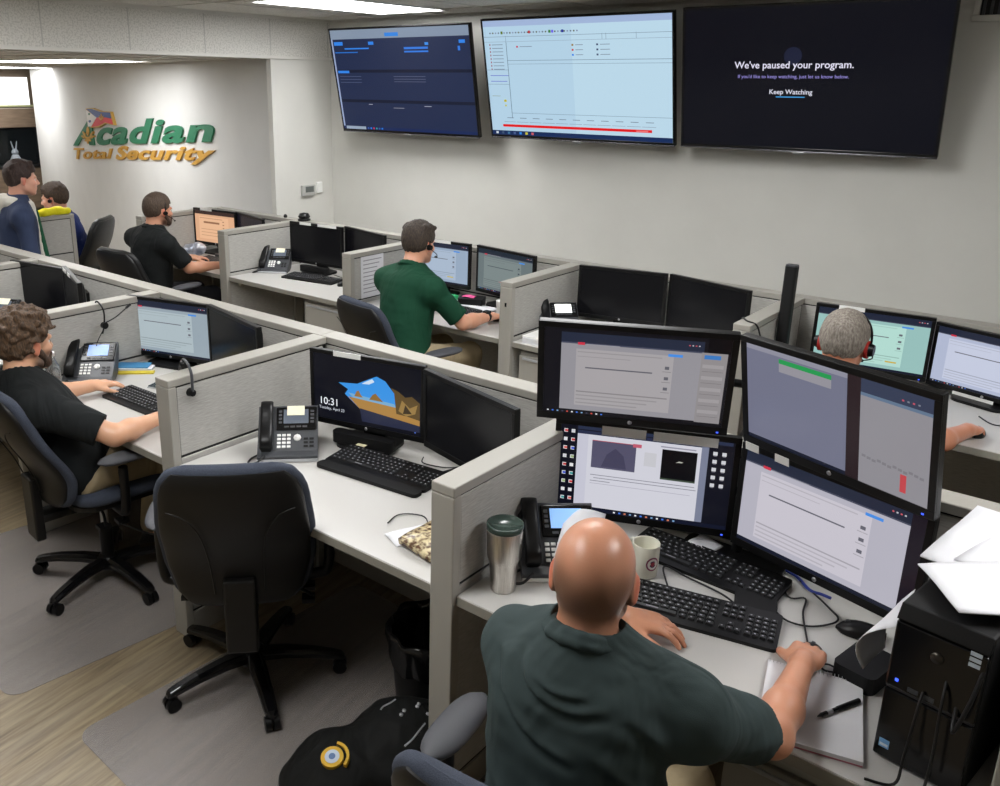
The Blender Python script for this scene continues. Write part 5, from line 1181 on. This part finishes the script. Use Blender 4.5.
headset('black headset worn by the man in the green polo shirt', (-3.275, 3.82, 1.207), (.0, 1, -.14), (0, 0, 1), R=.085, tip=-.01)
t = thing('headset', 'black headset clipped over the front corner of the divider by the curly haired man', 'headset', (-2.65, 1.765, 1.07), 0, 'telephone headsets')
MB().tube([(-.062, .02, -.14), (-.060, .02, -.02), (-.03, .015, .035), (.02, .0, .04), (.058, -.01, .01), (.062, -.012, -.06)], .0055, M_grey, n=8).build('headband', t)
MB().cyl((.045, -.012, -.065), (.065, -.012, -.065), .017, M_black, .013).build('ear_cup', t); MB().cyl((-.075, .02, -.15), (-.045, .02, -.15), .028, M_black, .024).build('ear_cup', t)
MB().lathe([(0, 0), (.016, .002), (.017, .018), (.008, .026), (0, .026)], M_black, T(-.02, .015, .01), 16).build('hinge', t)
t = thing('headset', 'black microphone headset hooked over the divider behind the curly haired man', 'headset', (-3.84, 2.10, 1.03), 0, 'telephone headsets')
MB().tube([(-.035, .01, -.03), (-.03, .01, .035), (.0, .01, .043), (.048, .005, .01), (.052, .0, -.05), (.045, -.01, -.10)], .004, M_black).build('headband', t)
MB().tube([(.05, .0, -.05), (.055, .06, -.03), (.055, .13, .01)], .003, M_black).cyl((.055, .12, .005), (.055, .145, .018), .006, M_black).build('microphone', t)
MB().cyl((.042, .0, -.06), (.062, .0, -.06), .016, M_black).build('ear_cup', t)
MB().tube([(.052, .0, -.07), (.055, -.05, -.14), (.053, -.06, -.22), (.06, -.10, -.285)], .0022, M_cable).build('cord', t)
tag(MB().lathe([(.024, -.010), (.030, -.010), (.030, .010), (.024, .010), (.024, -.010)], M_black, T(rx=PI/2, rz=.1), 24).slab(rrect(.04, .042, .008), -.006, .006, M_gloss, T(.0, .0, .031)).build('wrist_watch', loc=(-2.936, 4.035, .787)), 'black watch on the green shirted man\'s right wrist', 'watch')

# ------------------------------------------------------------------ clutter on the other desks
t = thing('pole_speaker', 'tall thin black pole speaker standing in the grey haired man\'s bay', 'speaker', (-1.302, 4.20, DZ))
MB().slab(rrect(.06, .10, .02), 0, .012, M_black).build('base', t, .003)
MB().slab(rrect(.054, .05, .012), .012, .555, M_black2).build('body', t, .004); MB().slab(rrect(.052, .048, .012), .555, .562, M_grey).build('cap', t)
t = thing('document_folder', 'blue and white folder leaning behind the blue lit phone', 'folder', (-3.76, 2.22, DZ), .7)
MB().box(-.10, -.05, 0, .10, .04, .010, M_paper).box(-.09, -.045, .010, .08, .035, .016, mat('folder_blue', (70, 140, 190), .6)).build('cover', t, .001)
tag(MB().box(-.11, -.02, 0, .11, .02, .006, mat('folder_yellow', (206, 186, 50), .6)).build('yellow_folder', loc=(-3.69, 2.16, DZ+.0005), rot=(0, 0, .78)), 'yellow folder edge lying beside the blue folder', 'folder')
t = thing('smartphone', 'black smartphone with light edge lying below the curly haired man\'s lit monitor', 'phone', (-3.44, 2.17, DZ), .35)
MB().slab(rrect(.075, .15, .01), 0, .007, M_silver).build('body', t, .002); MB().slab(rrect(.068, .143, .008), .007, .0078, M_gloss).build('screen', t)
t = thing('smartphone', 'second dark phone lying right of the light edged smartphone', 'phone', (-3.33, 2.20, DZ), .2)
MB().slab(rrect(.072, .14, .01), 0, .008, M_black).build('body', t, .002); MB().slab(rrect(.066, .133, .008), .008, .0088, M_gloss).build('screen', t)
t = thing('water_bottle', 'clear plastic water bottle right of the curly haired man\'s face', 'bottle', (-3.66, 1.76, DZ))
MB().lathe([(0, 0), (.03, 0), (.033, .006), (.033, .12), (.028, .14), (.013, .175), (.013, .19), (0, .19)], mat('clear_plastic', (225, 232, 236), .08, trans=.85), n=28).build('body', t)
MB().lathe([(0, .186), (.0155, .186), (.0155, .204), (0, .204)], M_white, n=20).build('cap', t)
def wallpaper_sheet(name, label, x, y0, y1, z0, z1):
    mb = MB().box(0, y0, z0, .002, y1, z1, M_paper)
    for k in range(9): mb.box(.002, y0+.02, z1-.03-.026*k, .0025, y1-.02-.02*(k % 3), z1-.024-.026*k, M_print)
    return tag(mb.build(name, loc=(x, 0, 0)), label, 'paper')
wallpaper_sheet('printed_sheet', 'printed white sheet pinned on the divider behind the green shirted man', -3.862, 3.93, 4.14, .765, 1.035)
tag(MB().box(-.05, -.02, 0, .05, .02, .035, mat('box_green', (60, 190, 120), .5)).build('green_box', loc=(-3.50, 4.40, DZ), bevel=.003), 'small bright green box beside the green shirted man\'s monitor', 'box')
sheet('pink sticky note on the clutter right of the green box', [(-3.36, 4.34), (-3.28, 4.36), (-3.30, 4.42), (-3.38, 4.40)], DZ+.05, m=mat('note_pink', (230, 90, 150), .8), n=4, name='sticky_note', cat='note')
tag(MB().slab(rrect(.16, .12, .01), 0, .05, M_black).build('docking_station', loc=(-3.31, 4.38, DZ), rot=(0, 0, .4), bevel=.004), 'black box shaped docking station on the green shirted man\'s desk', 'dock')
tag(MB().lathe([(0, 0), (.028, 0), (.034, .085), (.035, .09), (.032, .09), (.026, .006), (0, .006)], M_white, n=28).build('paper_cup', loc=(-3.02, 4.30, DZ)), 'white paper cup beside the green shirted man\'s watch', 'cup')
sheet('loose white papers under the docking station', [(-3.55, 4.12), (-3.10, 4.20), (-3.10, 4.40), (-3.55, 4.36)], DZ+.002, th=.006)
t = thing('paper_stack', 'stack of white papers on the corner of the back row desk', 'papers', (-2.47, 3.98, DZ))
MB().box(-.11, -.10, .0, .11, .10, .022, M_paper).box(-.105, -.105, .022, .112, .095, .034, M_paper).box(-.11, -.10, .034, .105, .1, .04, M_white).build('sheets', t, .001)
t = thing('desk_camera', 'small black dome camera on top of the back panel below the thermostat', 'camera', (-5.13, 4.60, 1.067))
MB().lathe([(0, 0), (.05, 0), (.05, .012), (.03, .02), (0, .02)], M_black).build('base', t); MB().lathe([(.042, .02), (.048, .03), (.035, .055), (0, .062)], M_gloss).build('dome', t)
tag(MB().lathe([(0, 0), (.014, 0), (.016, .014), (.008, .026), (0, .028)], M_black).build('small_knob', loc=(-5.35, 4.60, 1.067)), 'tiny black knob left of the dome camera on the back panel', 'knob')
t = noise_mat('silver_foil', (150, 160, 180), (235, 238, 245), nscale=14., rough=.25, bump=.8, metal=.5)
pr = [('e', (-5.98, 4.14, DZ+.05), (.09, .07, .055)), ('e', (-5.92, 4.17, DZ+.07), (.06, .05, .05))]; F = Field((-6.1, 4.02, DZ-.01), (-5.8, 4.27, DZ+.16), .006)
for p in pr: F.put(p, .03)
F.wrinkle(.006, 60., 3); F.cut((0, 0, DZ+.001), (0, 0, -1)); me = F.mesh('silver_bag'); me.materials.append(t); o = bpy.data.objects.new('silver_bag', me); COL.objects.link(o); tag(o, 'crumpled silver bag in front of the orange lit monitor', 'bag')
for k, (x_, y_, rz_) in enumerate(((-5.60, 4.30, .1),)):
    tag(MB().slab(rrect(.40, .09, .02), 0, .035, M_grey).build('laptop_dock', loc=(x_, y_-.02, DZ), rot=(0, 0, rz_), bevel=.006), 'dark grey bar shaped dock under the violet monitor', 'dock')
tag(MB().box(-.022, -.012, 0, .022, .012, .02, M_black).box(.022, -.006, .004, .036, .006, .014, M_silver).build('usb_stick', loc=(-.60, 4.14, DZ), rot=(0, 0, -.5), bevel=.002), 'small black adapter on the grey haired man\'s desk', 'adapter')
# small panel with the yellow bundle on the far left
panel(-6.76, 3.28, -6.76, 3.56, 'small grey panel with a yellow bundle on top, in front of the man in navy', h=1.067, posts=(0, 1), group='odd cubicle panels')
pr = [('c', (-6.76, 3.25, 1.09), (-6.76, 3.53, 1.095), .028, .030), ('c', (-6.74, 3.32, 1.10), (-6.76, 3.47, 1.11), .03, .026)]; lo, hi = bounds(pr, .03); F = Field(lo, hi, .006)
for p in pr: F.put(p, .02)
F.wrinkle(.006, 45., 3); F.cut((0, 0, 1.068), (0, 0, -1)); me = F.mesh('yellow_vest'); me.materials.append(cloth('hi_vis_yellow', (240, 230, 40), .6)); o = bpy.data.objects.new('yellow_vest', me); COL.objects.link(o); tag(o, 'rolled bright yellow cloth on top of the small far left panel', 'cloth')
# standing man's fleece collar and lanyard
st = [o for o in COL.objects if o.get('label', '').startswith('standing man')][0]
hf_ = V((.35, 1, 0)).normalized(); rx_ = V((hf_.y, -hf_.x, 0)); nb = V((-6.30, 2.91, 1.255)); pr = []
for k in range(12):
    q = [PI*(-.15)+(PI*1.3)*(k+j)/12+PI for j in (0, 1)]
    Q = lambda a: nb+rx_*math.cos(a)*.095+hf_*math.sin(a)*.085+V((0, 0, -.005-.03*math.sin(a)))
    pr.append(('c', Q(q[0]), Q(q[1]), .036, .036))
for sd in (-1, 1): pr.append(('c', nb+rx_*sd*.07+hf_*.09+V((0, 0, -.01)), nb+rx_*sd*.035+hf_*.13+V((0, 0, -.40)), .026, .02))
pr += [('c', nb-hf_*.09-V((0, 0, .02)), nb-hf_*.12-V((0, 0, .12)), .07, .055)]
lo, hi = bounds(pr, .03); F = Field(lo, hi, .008)
for p in pr: F.put(p, .025)
F.wrinkle(.004, 80., 3); to_obj(F, 'fleece_collar', cloth('fleece_white', (214, 210, 200), .95), st)
pr = [('c', nb+hf_*.11+V((0, 0, -.08)), nb+hf_*.145+V((0, 0, -.42)), .032, .04)]; lo, hi = bounds(pr, .03); F = Field(lo, hi, .008)
for p in pr: F.put(p, .02)
to_obj(F, 'shirt', cloth('shirt_green', (30, 84, 58), .8), st)
SC.view_settings.view_transform = 'Standard'; SC.view_settings.look = 'None'; SC.view_settings.gamma = 1; SC.view_settings.exposure = 0.
SC.view_settings.use_curve_mapping = False
wd = bpy.data.worlds.new('world'); SC.world = wd; wd.use_nodes = True
wd.node_tree.nodes['Background'].inputs['Color'].default_value = (.9, .95, 1, 1); wd.node_tree.nodes['Background'].inputs['Strength'].default_value = .3
